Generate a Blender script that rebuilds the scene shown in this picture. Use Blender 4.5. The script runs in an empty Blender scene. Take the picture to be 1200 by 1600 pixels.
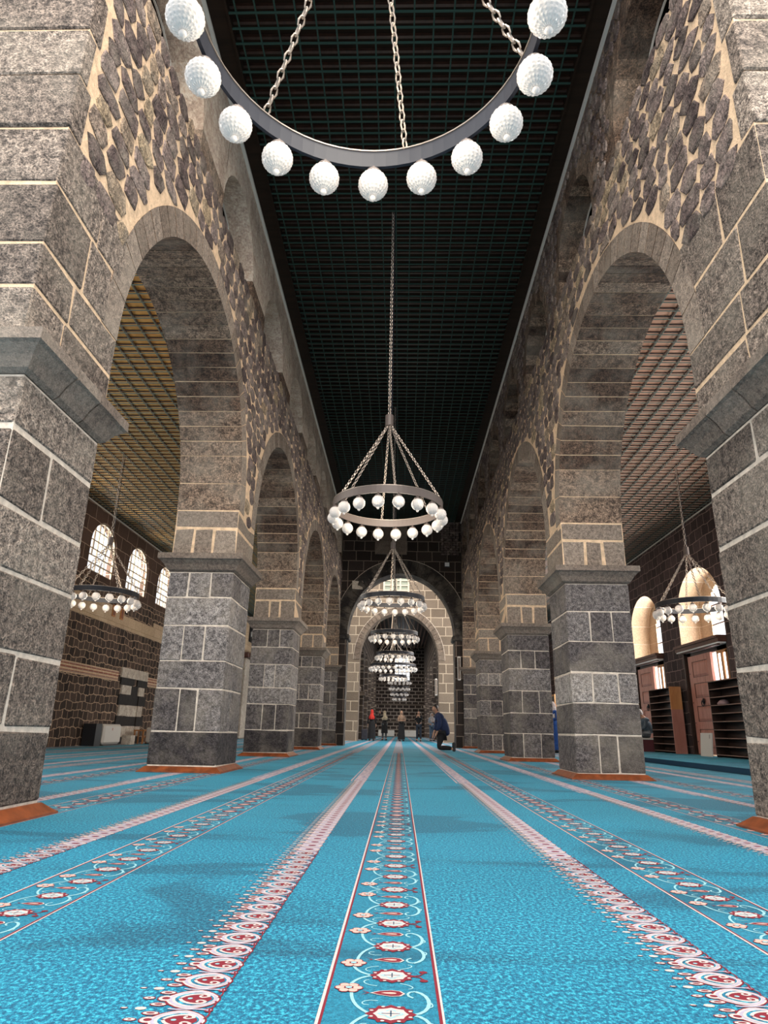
import bpy, bmesh, math, random
from mathutils import Vector, Matrix
random.seed(7)
R = math.radians; PI = math.pi
sc = bpy.context.scene
col = sc.collection

# ------------------------------------------------------------------ camera
F_PX, PITCH, YAW, ROLL, CAM_H = 1037.3, 18.2, -1.65, 1.17, 0.58
cd = bpy.data.cameras.new('camera'); cam = bpy.data.objects.new('camera', cd); col.objects.link(cam)
cd.sensor_fit = 'VERTICAL'; cd.sensor_height = 24.0; cd.sensor_width = 18.0
cd.lens = 24.0 * F_PX / 1600.0; cd.clip_start = 0.05; cd.clip_end = 400
_f = Vector((math.sin(R(YAW))*math.cos(R(PITCH)), math.cos(R(YAW))*math.cos(R(PITCH)), math.sin(R(PITCH))))
_r = Vector((math.cos(R(YAW)), -math.sin(R(YAW)), 0)); _u = _r.cross(_f)
_r2 = _r*math.cos(R(ROLL)) + _u*math.sin(R(ROLL)); _u2 = -_r*math.sin(R(ROLL)) + _u*math.cos(R(ROLL))
cam.matrix_world = Matrix(((_r2.x, _u2.x, -_f.x, 0), (_r2.y, _u2.y, -_f.y, 0), (_r2.z, _u2.z, -_f.z, CAM_H), (0, 0, 0, 1)))
sc.camera = cam
# ------------------------------------------------------------------ world, lights, exposure
w = bpy.data.worlds.new('sky'); sc.world = w; w.use_nodes = True
bg = w.node_tree.nodes['Background']; bg.inputs[0].default_value = (0.93, 0.96, 1.0, 1); bg.inputs[1].default_value = 1.15
sc.view_settings.view_transform = 'Standard'; sc.view_settings.look = 'None'
sc.view_settings.exposure = 0.68; sc.view_settings.gamma = 1.0; sc.view_settings.use_curve_mapping = False
def area(name, loc, rot, sx, sy, power, color=(1, 1, 1)):
    l = bpy.data.lights.new(name, 'AREA'); l.shape = 'RECTANGLE'; l.size = sx; l.size_y = sy; l.energy = power; l.color = color
    o = bpy.data.objects.new(name, l); col.objects.link(o); o.location = loc; o.rotation_euler = rot
    return o
WXR, WXL = 8.4, -9.0           # inner faces of the outer walls
for yc in (6.2, 10.4, 14.6, 18.8, 23.0, 27.2):     # daylight through the courtyard bays on the right
    area('daylight_right', (WXR+0.95, yc, 3.5), (0, R(82), 0), 2.7, 2.6, 330, (1.0, 0.96, 0.91))
for yc in (5.25, 8.05, 10.85, 13.65, 16.45, 19.25, 22.05, 24.85, 27.65):      # daylight through the arched windows on the left
    area('daylight_left', (WXL-0.6, yc, 5.5), (0, R(-68), 0), 1.4, 1.4, 95, (1.0, 0.95, 0.86))
area('crossing_daylight', (0, 32.6, 12.6), (0, 0, 0), 5.5, 8, 950, (1.0, 0.95, 0.88))   # high windows over the far crossing
area('near_crossing_daylight', (.8, -1.2, 10.5), (R(28), R(3), 0), 6, 5, 880, (1.0, 0.90, 0.78))   # high windows over the near crossing
area('far_right_fill', (8.6, 54, 3.0), (0, R(80), 0), 3, 22, 900, (1.0, 0.97, 0.95))  # added fill to brighten the far nave, no window behind it
area('far_left_fill', (-8.6, 54, 3.6), (0, R(-80), 0), 3, 22, 700, (1.0, 0.95, 0.88))  # matching fill added on the left of the far nave
area('cross_aisle_daylight', (8.2, 33, 3.6), (0, R(80), 0), 3, 8, 500, (1.0, 0.97, 0.95))

# ------------------------------------------------------------------ node helpers, materials
def newmat(name):
    m = bpy.data.materials.new(name); m.use_nodes = True
    nt = m.node_tree; nt.nodes.clear()
    out = nt.nodes.new('ShaderNodeOutputMaterial'); b = nt.nodes.new('ShaderNodeBsdfPrincipled')
    nt.links.new(b.outputs[0], out.inputs[0]); return m, nt, b
def nd(nt, typ, **kw):
    n = nt.nodes.new(typ)
    for k, v in kw.items():
        if k.startswith('i_'):
            key = k[2:]; key = int(key) if key.isdigit() else key.replace('_', ' ')
            n.inputs[key].default_value = v
        else: setattr(n, k, v)
    return n
def ramp(nt, fac, stops):
    r = nt.nodes.new('ShaderNodeValToRGB'); e = r.color_ramp.elements
    while len(e) < len(stops): e.new(0.5)
    for i, (p, c) in enumerate(stops):
        e[i].position = p; e[i].color = (c[0], c[1], c[2], 1)
    nt.links.new(fac, r.inputs[0]); return r.outputs[0]
def mix(nt, fac, a, b, mode='MIX'):
    m = nt.nodes.new('ShaderNodeMix'); m.data_type = 'RGBA'; m.blend_type = mode
    for sock, v in ((0, fac), (6, a), (7, b)):
        if hasattr(v, 'is_linked') or hasattr(v, 'node'): nt.links.new(v, m.inputs[sock])
        else: m.inputs[sock].default_value = v if sock == 0 else (v[0], v[1], v[2], 1)
    return m.outputs[2]
def noise(nt, scale, detail=4, rough=0.55, vec=None, dist=0.0):
    n = nd(nt, 'ShaderNodeTexNoise'); n.inputs['Scale'].default_value = scale; n.inputs['Detail'].default_value = detail
    n.inputs['Roughness'].default_value = rough; n.inputs['Distortion'].default_value = dist
    if vec is None:
        g = nd(nt, 'ShaderNodeNewGeometry'); vec = g.outputs['Position']
    nt.links.new(vec, n.inputs['Vector']); return n.outputs['Fac']
def bump(nt, b, h, strength, dist=0.02):
    n = nd(nt, 'ShaderNodeBump'); n.inputs['Strength'].default_value = strength; n.inputs['Distance'].default_value = dist
    nt.links.new(h, n.inputs['Height']); nt.links.new(n.outputs[0], b.inputs['Normal'])
def plain(name, c, rough=0.6, metal=0.0, spec=0.5, var=0.0, scale=8, bmp=0.0):
    m, nt, b = newmat(name)
    b.inputs['Base Color'].default_value = (c[0], c[1], c[2], 1); b.inputs['Roughness'].default_value = rough
    b.inputs['Metallic'].default_value = metal; b.inputs['Specular IOR Level'].default_value = spec
    if var > 0:
        n = noise(nt, scale)
        o = ramp(nt, n, [(0.3, [x*(1-var) for x in c]), (0.7, [min(1, x*(1+var)) for x in c])])
        nt.links.new(o, b.inputs['Base Color'])
    if bmp > 0: bump(nt, b, noise(nt, scale*4), bmp)
    return m
def stone(name, stops, speck=0.45, fine=90, bmp=0.5, patch=1.6, rough=0.82, stain=(0.35, 0.30, 0.24)):
    """block stone: every block's own tone from the 'tone' attribute, grain and weather patches from noise"""
    m, nt, b = newmat(name)
    a = nd(nt, 'ShaderNodeAttribute', attribute_name='tone')
    base = ramp(nt, a.outputs['Fac'], stops)
    g1 = noise(nt, fine, 3, 0.7); g2 = noise(nt, fine*0.28, 4, 0.65); g3 = noise(nt, patch, 5, 0.6)
    c = mix(nt, speck, base, ramp(nt, g1, [(0.36, (0.02, 0.02, 0.02)), (0.50, (0.5, 0.5, 0.5)), (0.66, (1.0, 0.98, 0.96))]), 'OVERLAY')
    c = mix(nt, min(1, speck*1.1), c, ramp(nt, g2, [(0.36, (0.16, 0.15, 0.15)), (0.62, (0.84, 0.82, 0.79))]), 'OVERLAY')
    st = ramp(nt, g3, [(0.45, (0, 0, 0)), (0.75, (0.55, 0.55, 0.55))])
    c = mix(nt, st, c, stain)
    nt.links.new(c, b.inputs['Base Color']); b.inputs['Roughness'].default_value = rough
    b.inputs['Specular IOR Level'].default_value = 0.35
    ad = nd(nt, 'ShaderNodeMath', operation='ADD'); nt.links.new(g1, ad.inputs[0])
    ml = nd(nt, 'ShaderNodeMath', operation='MULTIPLY'); ml.inputs[1].default_value = 2.2
    nt.links.new(g2, ml.inputs[0]); nt.links.new(ml.outputs[0], ad.inputs[1])
    bump(nt, b, ad.outputs[0], bmp, 0.02)
    return m
def masonry(name, axis, c1, c2, mortar, bw, bh, msize=0.02, wob=0.05, speck=0.4, off=0.5, squash=1.0, bias=0.0):
    m, nt, b = newmat(name)
    g = nd(nt, 'ShaderNodeNewGeometry'); s = nd(nt, 'ShaderNodeSeparateXYZ'); nt.links.new(g.outputs['Position'], s.inputs[0])
    cb = nd(nt, 'ShaderNodeCombineXYZ'); nt.links.new(s.outputs['Y' if axis == 'X' else 'X'], cb.inputs[0]); nt.links.new(s.outputs['Z'], cb.inputs[1])
    nz = nd(nt, 'ShaderNodeTexNoise'); nz.inputs['Scale'].default_value = 2.3; nz.inputs['Detail'].default_value = 3
    nt.links.new(cb.outputs[0], nz.inputs['Vector'])
    sb = nd(nt, 'ShaderNodeVectorMath', operation='SUBTRACT'); nt.links.new(nz.outputs['Color'], sb.inputs[0]); sb.inputs[1].default_value = (.5, .5, .5)
    scn = nd(nt, 'ShaderNodeVectorMath', operation='SCALE'); nt.links.new(sb.outputs[0], scn.inputs[0]); scn.inputs['Scale'].default_value = wob
    av = nd(nt, 'ShaderNodeVectorMath', operation='ADD'); nt.links.new(cb.outputs[0], av.inputs[0]); nt.links.new(scn.outputs[0], av.inputs[1])
    br = nd(nt, 'ShaderNodeTexBrick', offset=off, squash=squash, squash_frequency=3)
    nt.links.new(av.outputs[0], br.inputs['Vector'])
    for k, v in (('Color1', c1), ('Color2', c2), ('Mortar', mortar)): br.inputs[k].default_value = (v[0], v[1], v[2], 1)
    br.inputs['Scale'].default_value = 1.0; br.inputs['Brick Width'].default_value = bw; br.inputs['Row Height'].default_value = bh
    br.inputs['Mortar Size'].default_value = msize; br.inputs['Mortar Smooth'].default_value = 0.3; br.inputs['Bias'].default_value = bias
    g2 = noise(nt, 26, 5, 0.7); g3 = noise(nt, 1.3, 4)
    c = mix(nt, speck, br.outputs['Color'], ramp(nt, g2, [(0.3, (0.15, 0.15, 0.15)), (0.7, (0.85, 0.84, 0.82))]), 'OVERLAY')
    c = mix(nt, speck*0.6, c, ramp(nt, g3, [(0.3, (0.3, 0.3, 0.3)), (0.7, (0.72, 0.70, 0.68))]), 'OVERLAY')
    nt.links.new(c, b.inputs['Base Color']); b.inputs['Roughness'].default_value = 0.85; b.inputs['Specular IOR Level'].default_value = 0.3
    inv = nd(nt, 'ShaderNodeMath', operation='MULTIPLY_ADD'); inv.inputs[1].default_value = -1.2; nt.links.new(br.outputs['Fac'], inv.inputs[0]); nt.links.new(g2, inv.inputs[2])
    bump(nt, b, inv.outputs[0], 0.5, 0.02)
    return m

BAS = [(0.0, (0.042, 0.036, 0.038)), (0.35, (0.105, 0.092, 0.092)), (0.7, (0.205, 0.188, 0.184)), (1.0, (0.33, 0.305, 0.295))]
BAS_BROWN = [(0.0, (0.038, 0.022, 0.016)), (0.5, (0.115, 0.074, 0.052)), (1.0, (0.24, 0.175, 0.130))]
RUB = [(0.0, (0.070, 0.050, 0.048)), (0.4, (0.145, 0.108, 0.100)), (0.75, (0.215, 0.170, 0.155)), (0.92, (0.27, 0.205, 0.14)), (1.0, (0.36, 0.28, 0.18))]
M = {}
M['basalt'] = stone('basalt_ashlar', BAS, 0.7, 70, 0.7)
M['basalt_near'] = stone('basalt_ashlar_coarse', [(0.0, (0.085, 0.066, 0.056)), (0.5, (0.18, 0.145, 0.122)), (1.0, (0.315, 0.262, 0.222))], 0.8, 62, 0.9)
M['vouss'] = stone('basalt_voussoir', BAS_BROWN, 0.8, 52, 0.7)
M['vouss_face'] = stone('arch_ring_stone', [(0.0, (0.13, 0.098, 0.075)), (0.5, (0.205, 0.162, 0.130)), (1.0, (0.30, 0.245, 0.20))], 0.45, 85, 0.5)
M['rubble'] = stone('rubble_stone', RUB, 0.6, 42, 0.9, 3.5)
M['capital'] = stone('capital_stone', [(0.0, (0.13, 0.098, 0.078)), (1.0, (0.25, 0.200, 0.165))], 0.4, 90, 0.4)
M['mortar'] = plain('lime_mortar', (0.70, 0.50, 0.325), 0.9, var=0.22, scale=14, bmp=0.4)
M['mortar_pale'] = plain('pale_joint_mortar', (0.62, 0.53, 0.44), 0.9, var=0.22, scale=14, bmp=0.3)
M['plaster'] = stone('weathered_plaster', [(0.0, (0.52, 0.42, 0.34)), (1.0, (0.68, 0.57, 0.47))], 0.3, 30, 0.5, 2.2, stain=(0.22, 0.15, 0.10))
M['dark_void'] = plain('painted_void_shade', (0.012, 0.010, 0.009), 0.95)  # near-black colour stands in for the shade of the empty roof space
M['cornice'] = plain('white_cornice', (0.62, 0.60, 0.55), 0.7)
M['wall_left'] = masonry('coursed_dark_stone', 'X', (0.030, 0.020, 0.016), (0.110, 0.075, 0.058), (0.46, 0.33, 0.23), 0.31, 0.235, 0.014, 0.26)
M['wall_upper'] = masonry('upper_dark_ashlar', 'X', (0.070, 0.040, 0.028), (0.10, 0.060, 0.045), (0.36, 0.27, 0.20), 0.8, 0.42, 0.012, 0.10)
M['wall_right'] = masonry('plum_ashlar', 'X', (0.032, 0.022, 0.023), (0.080, 0.056, 0.056), (0.25, 0.185, 0.165), 0.42, 0.31, 0.012, 0.12)
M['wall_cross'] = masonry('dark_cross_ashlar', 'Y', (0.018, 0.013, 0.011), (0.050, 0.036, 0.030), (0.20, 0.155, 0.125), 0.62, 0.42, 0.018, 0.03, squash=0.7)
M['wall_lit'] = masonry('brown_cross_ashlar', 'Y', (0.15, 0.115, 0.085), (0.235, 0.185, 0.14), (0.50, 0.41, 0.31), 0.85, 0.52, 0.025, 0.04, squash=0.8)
M['wall_far'] = masonry('far_brick_stone', 'Y', (0.040, 0.030, 0.026), (0.090, 0.066, 0.056), (0.50, 0.42, 0.36), 0.62, 0.34, 0.045, 0.05)
M['arc_far'] = masonry('far_arcade_stone', 'X', (0.060, 0.045, 0.038), (0.120, 0.092, 0.076), (0.36, 0.29, 0.23), 0.6, 0.42, 0.03, 0.05)
M['cream'] = masonry('cream_limestone', 'X', (0.52, 0.38, 0.25), (0.62, 0.47, 0.32), (0.36, 0.25, 0.15), 0.62, 0.33, 0.008, 0.05)
M['pale_block'] = stone('pale_limestone', [(0, (0.55, 0.48, 0.40)), (1, (0.62, 0.55, 0.47))], 0.3, 20, 0.3)
M['brick_red'] = masonry('thin_red_brick', 'X', (0.30, 0.105, 0.070), (0.36, 0.14, 0.095), (0.46, 0.33, 0.26), 0.34, 0.075, 0.016, 0.02)
M['jamb_pale'] = masonry('pale_bay_ashlar', 'Y', (0.50, 0.37, 0.25), (0.56, 0.43, 0.31), (0.75, 0.66, 0.55), 3.0, 0.62, 0.01, 0.02)
M['iron'] = plain('black_iron', (0.010, 0.012, 0.020), 0.5, 0.0, 0.4)
M['iron_brown'] = plain('brown_painted_iron', (0.11, 0.088, 0.080), 0.5, 0.2)
M['chain'] = plain('chain_steel', (0.33, 0.28, 0.24), 0.4, 0.8)
M['trim'] = plain('orange_varnished_wood', (0.20, 0.050, 0.014), 0.4, var=0.45, scale=9)
M['white_unit'] = plain('white_enamel', (0.70, 0.66, 0.60), 0.45)
M['dark_unit'] = plain('black_plastic', (0.01, 0.01, 0.012), 0.4)
M['net'] = plain('green_net_wire', (0.009, 0.040, 0.030), 0.7)
M['net_aisle'] = plain('teal_grid_bar', (0.10, 0.145, 0.13), 0.6)
M['plate'] = plain('glass_white', (0.9, 0.9, 0.88), 0.3)

def wood(name, c1, c2, scale=(3, 30, 30), rough=0.45, spec=0.5):
    m, nt, b = newmat(name)
    g = nd(nt, 'ShaderNodeNewGeometry'); mp = nd(nt, 'ShaderNodeMapping'); mp.inputs['Scale'].default_value = scale
    nt.links.new(g.outputs['Position'], mp.inputs[0])
    n = noise(nt, 1.0, 5, 0.6, mp.outputs[0], 0.6)
    nt.links.new(ramp(nt, n, [(0.3, c1), (0.7, c2)]), b.inputs['Base Color'])
    b.inputs['Roughness'].default_value = rough; b.inputs['Specular IOR Level'].default_value = spec
    bump(nt, b, n, 0.15, 0.01); return m
M['door'] = wood('reddish_door_wood', (0.40, 0.15, 0.11), (0.62, 0.29, 0.23), (14, 14, 2))
M['door_dark'] = wood('dark_door_wood', (0.06, 0.022, 0.014), (0.12, 0.045, 0.03), (14, 14, 2))
M['shelf'] = wood('dark_shelf_wood', (0.020, 0.010, 0.007), (0.050, 0.022, 0.014), (10, 3, 10))
M['orange_wood'] = wood('orange_panel_wood', (0.40, 0.15, 0.04), (0.56, 0.25, 0.08), (14, 14, 2))
M['pink_wood'] = wood('faded_pink_wood', (0.36, 0.14, 0.10), (0.44, 0.19, 0.145), (14, 14, 2))
M['ceil_nave'] = wood('dark_nave_boards', (0.012, 0.0065, 0.0035), (0.024, 0.013, 0.007), (1.2, 9, 3), 0.8, 0.2)
M['ceil_left'] = wood('golden_boards', (0.40, 0.19, 0.045), (0.66, 0.40, 0.13), (2, 12, 3), 0.55)
M['ceil_right'] = wood('rosy_boards', (0.36, 0.19, 0.125), (0.56, 0.34, 0.245), (2, 12, 3), 0.55)

def glass_pane():
    m = bpy.data.materials.new('thin_glass'); m.use_nodes = True; nt = m.node_tree; nt.nodes.clear()
    o = nt.nodes.new('ShaderNodeOutputMaterial'); t = nt.nodes.new('ShaderNodeBsdfTransparent'); g = nt.nodes.new('ShaderNodeBsdfGlossy')
    g.inputs['Roughness'].default_value = 0.05; mx = nt.nodes.new('ShaderNodeMixShader'); mx.inputs[0].default_value = 0.05
    nt.links.new(t.outputs[0], mx.inputs[1]); nt.links.new(g.outputs[0], mx.inputs[2]); nt.links.new(mx.outputs[0], o.inputs[0]); return m
M['glass'] = glass_pane()
def globe_mat():
    m, nt, b = newmat('faceted_globe_glass')
    b.inputs['Base Color'].default_value = (0.74, 0.69, 0.65, 1); b.inputs['Roughness'].default_value = 0.10
    b.inputs['Transmission Weight'].default_value = 0.28; b.inputs['IOR'].default_value = 1.35
    b.inputs['Emission Color'].default_value = (1.0, 0.93, 0.85, 1); b.inputs['Emission Strength'].default_value = 0.06
    return m
M['globe'] = globe_mat()

def carpet_mat(name, dark, mid, light, sc1=70):
    m, nt, b = newmat(name)
    g = nd(nt, 'ShaderNodeNewGeometry')
    mp = nd(nt, 'ShaderNodeMapping'); mp.inputs['Scale'].default_value = (1.0, 0.8, 1); nt.links.new(g.outputs['Position'], mp.inputs[0])
    n1 = noise(nt, sc1*1.25, 3, 0.75, mp.outputs[0]); n2 = noise(nt, sc1*4.0, 2, 0.6, mp.outputs[0])
    mp2 = nd(nt, 'ShaderNodeMapping'); mp2.inputs['Scale'].default_value = (0.55, 1.15, 1); nt.links.new(g.outputs['Position'], mp2.inputs[0])
    n3 = noise(nt, 1.0, 3, 0.5, mp2.outputs[0], 0.8)     # areas of pile brushed one way or the other
    c = ramp(nt, n1, [(0.38, dark), (0.50, mid), (0.64, light)])
    c = mix(nt, 0.35, c, ramp(nt, n2, [(0.35, (0.2, 0.2, 0.2)), (0.65, (0.8, 0.8, 0.8))]), 'OVERLAY')
    c = mix(nt, 0.55, c, ramp(nt, n3, [(0.41, (0.10, 0.15, 0.19)), (0.455, (0.54, 0.54, 0.54)), (0.7, (0.68, 0.68, 0.68))]), 'OVERLAY')
    nt.links.new(c, b.inputs['Base Color']); b.inputs['Roughness'].default_value = 0.75; b.inputs['Specular IOR Level'].default_value = 0.25
    b.inputs['Sheen Weight'].default_value = 0.16; b.inputs['Sheen Roughness'].default_value = 0.45; b.inputs['Sheen Tint'].default_value = (0.35, 0.85, 1.0, 1)
    bump(nt, b, n2, 0.5, 0.004); return m
M['carpet'] = carpet_mat('blue_carpet_pile', (0.001, 0.056, 0.120), (0.0012, 0.122, 0.218), (0.034, 0.37, 0.49))
M['c_band'] = carpet_mat('teal_border_pile', (0.003, 0.095, 0.165), (0.005, 0.135, 0.22), (0.012, 0.19, 0.29))
M['c_white'] = plain('carpet_ivory', (0.50, 0.43, 0.41), 0.9, var=0.1, scale=60)
M['c_red'] = plain('carpet_crimson', (0.17, 0.004, 0.016), 0.9)
M['c_pink'] = plain('carpet_blush', (0.60, 0.35, 0.30), 0.9, var=0.1, scale=60)
M['c_vine'] = plain('carpet_pale_aqua', (0.24, 0.48, 0.54), 0.9, var=0.12, scale=60)
M['c_lilac'] = plain('carpet_lilac', (0.36, 0.33, 0.42), 0.9, var=0.15, scale=60)
M['c_navy'] = plain('carpet_navy', (0.008, 0.05, 0.10), 0.9)
def stripe_far(name, a, b_, c3):
    m, nt, b = newmat(name)
    g = nd(nt, 'ShaderNodeNewGeometry'); mp = nd(nt, 'ShaderNodeMapping'); mp.inputs['Scale'].default_value = (16, 6, 1)
    nt.links.new(g.outputs['Position'], mp.inputs[0]); n = noise(nt, 1.3, 3, 0.7, mp.outputs[0])
    nt.links.new(ramp(nt, n, [(0.34, a), (0.50, b_), (0.64, c3)]), b.inputs['Base Color']); b.inputs['Roughness'].default_value = 0.85
    return m
M['far_heart'] = stripe_far('carpet_scroll_stripe', (0.16, 0.17, 0.27), (0.36, 0.30, 0.35), (0.50, 0.40, 0.41))
M['far_band'] = stripe_far('carpet_flower_stripe', (0.03, 0.14, 0.21), (0.18, 0.22, 0.27), (0.38, 0.25, 0.27))

# ------------------------------------------------------------------ mesh helpers
class MB:
    def __init__(s): s.v = []; s.f = []; s.m = []; s.t = []
    def add(s, vs, fs, mi=0, tone=0.5):
        k = len(s.v); s.v += [tuple(p) for p in vs]
        for f in fs: s.f.append([k+i for i in f]); s.m.append(mi); s.t.append(tone)
    def box(s, lo, hi, mi=0, tone=0.5):
        (x0, y0, z0), (x1, y1, z1) = lo, hi
        s.add([(x0,y0,z0),(x1,y0,z0),(x1,y1,z0),(x0,y1,z0),(x0,y0,z1),(x1,y0,z1),(x1,y1,z1),(x0,y1,z1)],
              [(0,3,2,1),(4,5,6,7),(0,1,5,4),(1,2,6,5),(2,3,7,6),(3,0,4,7)], mi, tone)
    def cbox(s, lo, hi, b=0.015, mi=0, tone=None, jit=0.004):
        """chamfered, slightly irregular block"""
        if tone is None: tone = random.random()
        vs = []; idx = {}
        for ix in (0, 1):
            for iy in (0, 1):
                for iz in (0, 1):
                    sg = (1 if ix == 0 else -1, 1 if iy == 0 else -1, 1 if iz == 0 else -1)
                    base = [ (hi if ix else lo)[0], (hi if iy else lo)[1], (hi if iz else lo)[2] ]
                    j = [random.uniform(-jit, jit) for _ in range(3)]
                    bb = b*random.uniform(0.6, 1.9)
                    for ax in range(3):
                        p = [base[k] + (sg[k]*bb if k != ax else 0) + j[k] for k in range(3)]
                        idx[(ix, iy, iz, ax)] = len(vs); vs.append(p)
        I = idx; fs = []
        def q(a, b_, c, d): fs.append((I[a], I[b_], I[c], I[d]))
        for ax in range(3):
            for s_ in (0, 1):
                o = [k for k in range(3) if k != ax]; ring = []
                for (p, r_) in ((0, 0), (1, 0), (1, 1), (0, 1)):
                    c = [0, 0, 0]; c[ax] = s_; c[o[0]] = p; c[o[1]] = r_; ring.append(I[(c[0], c[1], c[2], ax)])
                flip = (s_ == 0) ^ (ax == 1)
                fs.append(tuple(ring[::-1]) if flip else tuple(ring))
        for ax in range(3):          # edges along ax
            o = [k for k in range(3) if k != ax]
            for p in (0, 1):
                for r_ in (0, 1):
                    a = [0, 0, 0]; a[o[0]] = p; a[o[1]] = r_; b2 = list(a); b2[ax] = 1
                    fs.append((I[(*a, o[0])], I[(*b2, o[0])], I[(*b2, o[1])], I[(*a, o[1])]))
        for ix in (0, 1):
            for iy in (0, 1):
                for iz in (0, 1): fs.append((I[(ix, iy, iz, 0)], I[(ix, iy, iz, 1)], I[(ix, iy, iz, 2)]))
        s.add(vs, fs, mi, tone)
    def prism(s, ring, off, mi=0, tone=0.5):
        """closed prism from a 3D ring swept by off"""
        n = len(ring); off = Vector(off)
        vs = [Vector(p) for p in ring] + [Vector(p)+off for p in ring]
        fs = [tuple(range(n))[::-1], tuple(range(n, 2*n))] + [(i, (i+1) % n, n+(i+1) % n, n+i) for i in range(n)]
        s.add(vs, fs, mi, tone)
    def tube(s, p0, p1, r0, r1=None, n=8, mi=0, cap=True):
        r1 = r0 if r1 is None else r1
        p0 = Vector(p0); p1 = Vector(p1); d = (p1-p0).normalized()
        a = d.orthogonal().normalized(); b = d.cross(a)
        vs = [p0+(a*math.cos(2*PI*i/n)+b*math.sin(2*PI*i/n))*r0 for i in range(n)] + [p1+(a*math.cos(2*PI*i/n)+b*math.sin(2*PI*i/n))*r1 for i in range(n)]
        fs = [(i, (i+1) % n, n+(i+1) % n, n+i) for i in range(n)]
        if cap: fs += [tuple(range(n))[::-1], tuple(range(n, 2*n))]
        s.add(vs, fs, mi)
    def lathe(s, prof, c=(0, 0, 0), n=16, mi=0, capped=True):
        vs = []; fs = []; m = len(prof)
        for r_, z in prof:
            for i in range(n): vs.append((c[0]+r_*math.cos(2*PI*i/n), c[1]+r_*math.sin(2*PI*i/n), c[2]+z))
        for k in range(m-1):
            for i in range(n): fs.append((k*n+i, k*n+(i+1) % n, (k+1)*n+(i+1) % n, (k+1)*n+i))
        if capped: fs += [tuple(range(n))[::-1], tuple(range((m-1)*n, m*n))]
        s.add(vs, fs, mi)
    def build(s, name, mats, parent=None, loc=None, smooth=False, kind=None, label=None):
        me = bpy.data.meshes.new(name); me.from_pydata(s.v, [], s.f)
        for mt in (mats if isinstance(mats, (list, tuple)) else [mats]): me.materials.append(mt)
        me.polygons.foreach_set('material_index', s.m)
        at = me.attributes.new('tone', 'FLOAT', 'FACE'); at.data.foreach_set('value', s.t)
        if smooth: me.polygons.foreach_set('use_smooth', [True]*len(s.f))
        me.update()
        bm = bmesh.new(); bm.from_mesh(me); bmesh.ops.recalc_face_normals(bm, faces=bm.faces); bm.to_mesh(me); bm.free()
        o = bpy.data.objects.new(name, me); col.objects.link(o)
        if loc: o.location = loc
        if parent: o.parent = parent
        if kind: o['kind'] = kind
        if label: o['label'] = label
        return o
def empty(name, loc, label, cat, group=None, rz=0):
    o = bpy.data.objects.new(name, None); col.objects.link(o); o.location = loc; o.rotation_euler = (0, 0, rz)
    o.empty_display_size = 0.1
    o['label'] = label; o['category'] = cat
    if group: o['group'] = group
    return o
def tag(o, label, cat, group=None):
    o['label'] = label; o['category'] = cat
    if group: o['group'] = group
    return o

# ------------------------------------------------------------------ floor and carpet
b = MB(); b.box((-9.5, -6, -0.12), (9.2, 75, -0.02)); b.build('floor', M['dark_unit'], kind='structure')

CP = MB()   # carpet with its woven pattern
# material slots: 0 carpet 1 band 2 white 3 red 4 pink 5 vine 6 lilac 7 navy 8 far heart 9 far band
CP.box((-8.98, -6, -0.018), (5.68, 72, 0.0), 0)
def flat(pts, z, mi): CP.add([(x, y, z) for x, y in pts], [tuple(range(len(pts)))], mi)
def ell(cx, cy, rx, ry, z, mi, n=12, wav=0, amp=0.0):
    flat([(cx+rx*(1+amp*math.cos(wav*a))*math.cos(a), cy+ry*(1+amp*math.cos(wav*a))*math.sin(a)) for a in [2*PI*i/n for i in range(n)]], z, mi)
def ribbon(pts, wd, z, mi):
    n = len(pts); vs = []
    for i, (x, y) in enumerate(pts):
        x0, y0 = pts[max(0, i-1)]; x1, y1 = pts[min(n-1, i+1)]
        dx, dy = x1-x0, y1-y0; l = math.hypot(dx, dy) or 1
        vs += [(x-dy/l*wd/2, y+dx/l*wd/2, z), (x+dy/l*wd/2, y-dx/l*wd/2, z)]
    CP.add(vs, [(2*i, 2*i+1, 2*i+3, 2*i+2) for i in range(n-1)], mi)
def bez(p, n=9):
    out = []
    for i in range(n):
        t = i/(n-1); a = (1-t)**3; b_ = 3*t*(1-t)**2; c = 3*t*t*(1-t); d = t**3
        out.append((a*p[0][0]+b_*p[1][0]+c*p[2][0]+d*p[3][0], a*p[0][1]+b_*p[1][1]+c*p[2][1]+d*p[3][1]))
    return out
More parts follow.
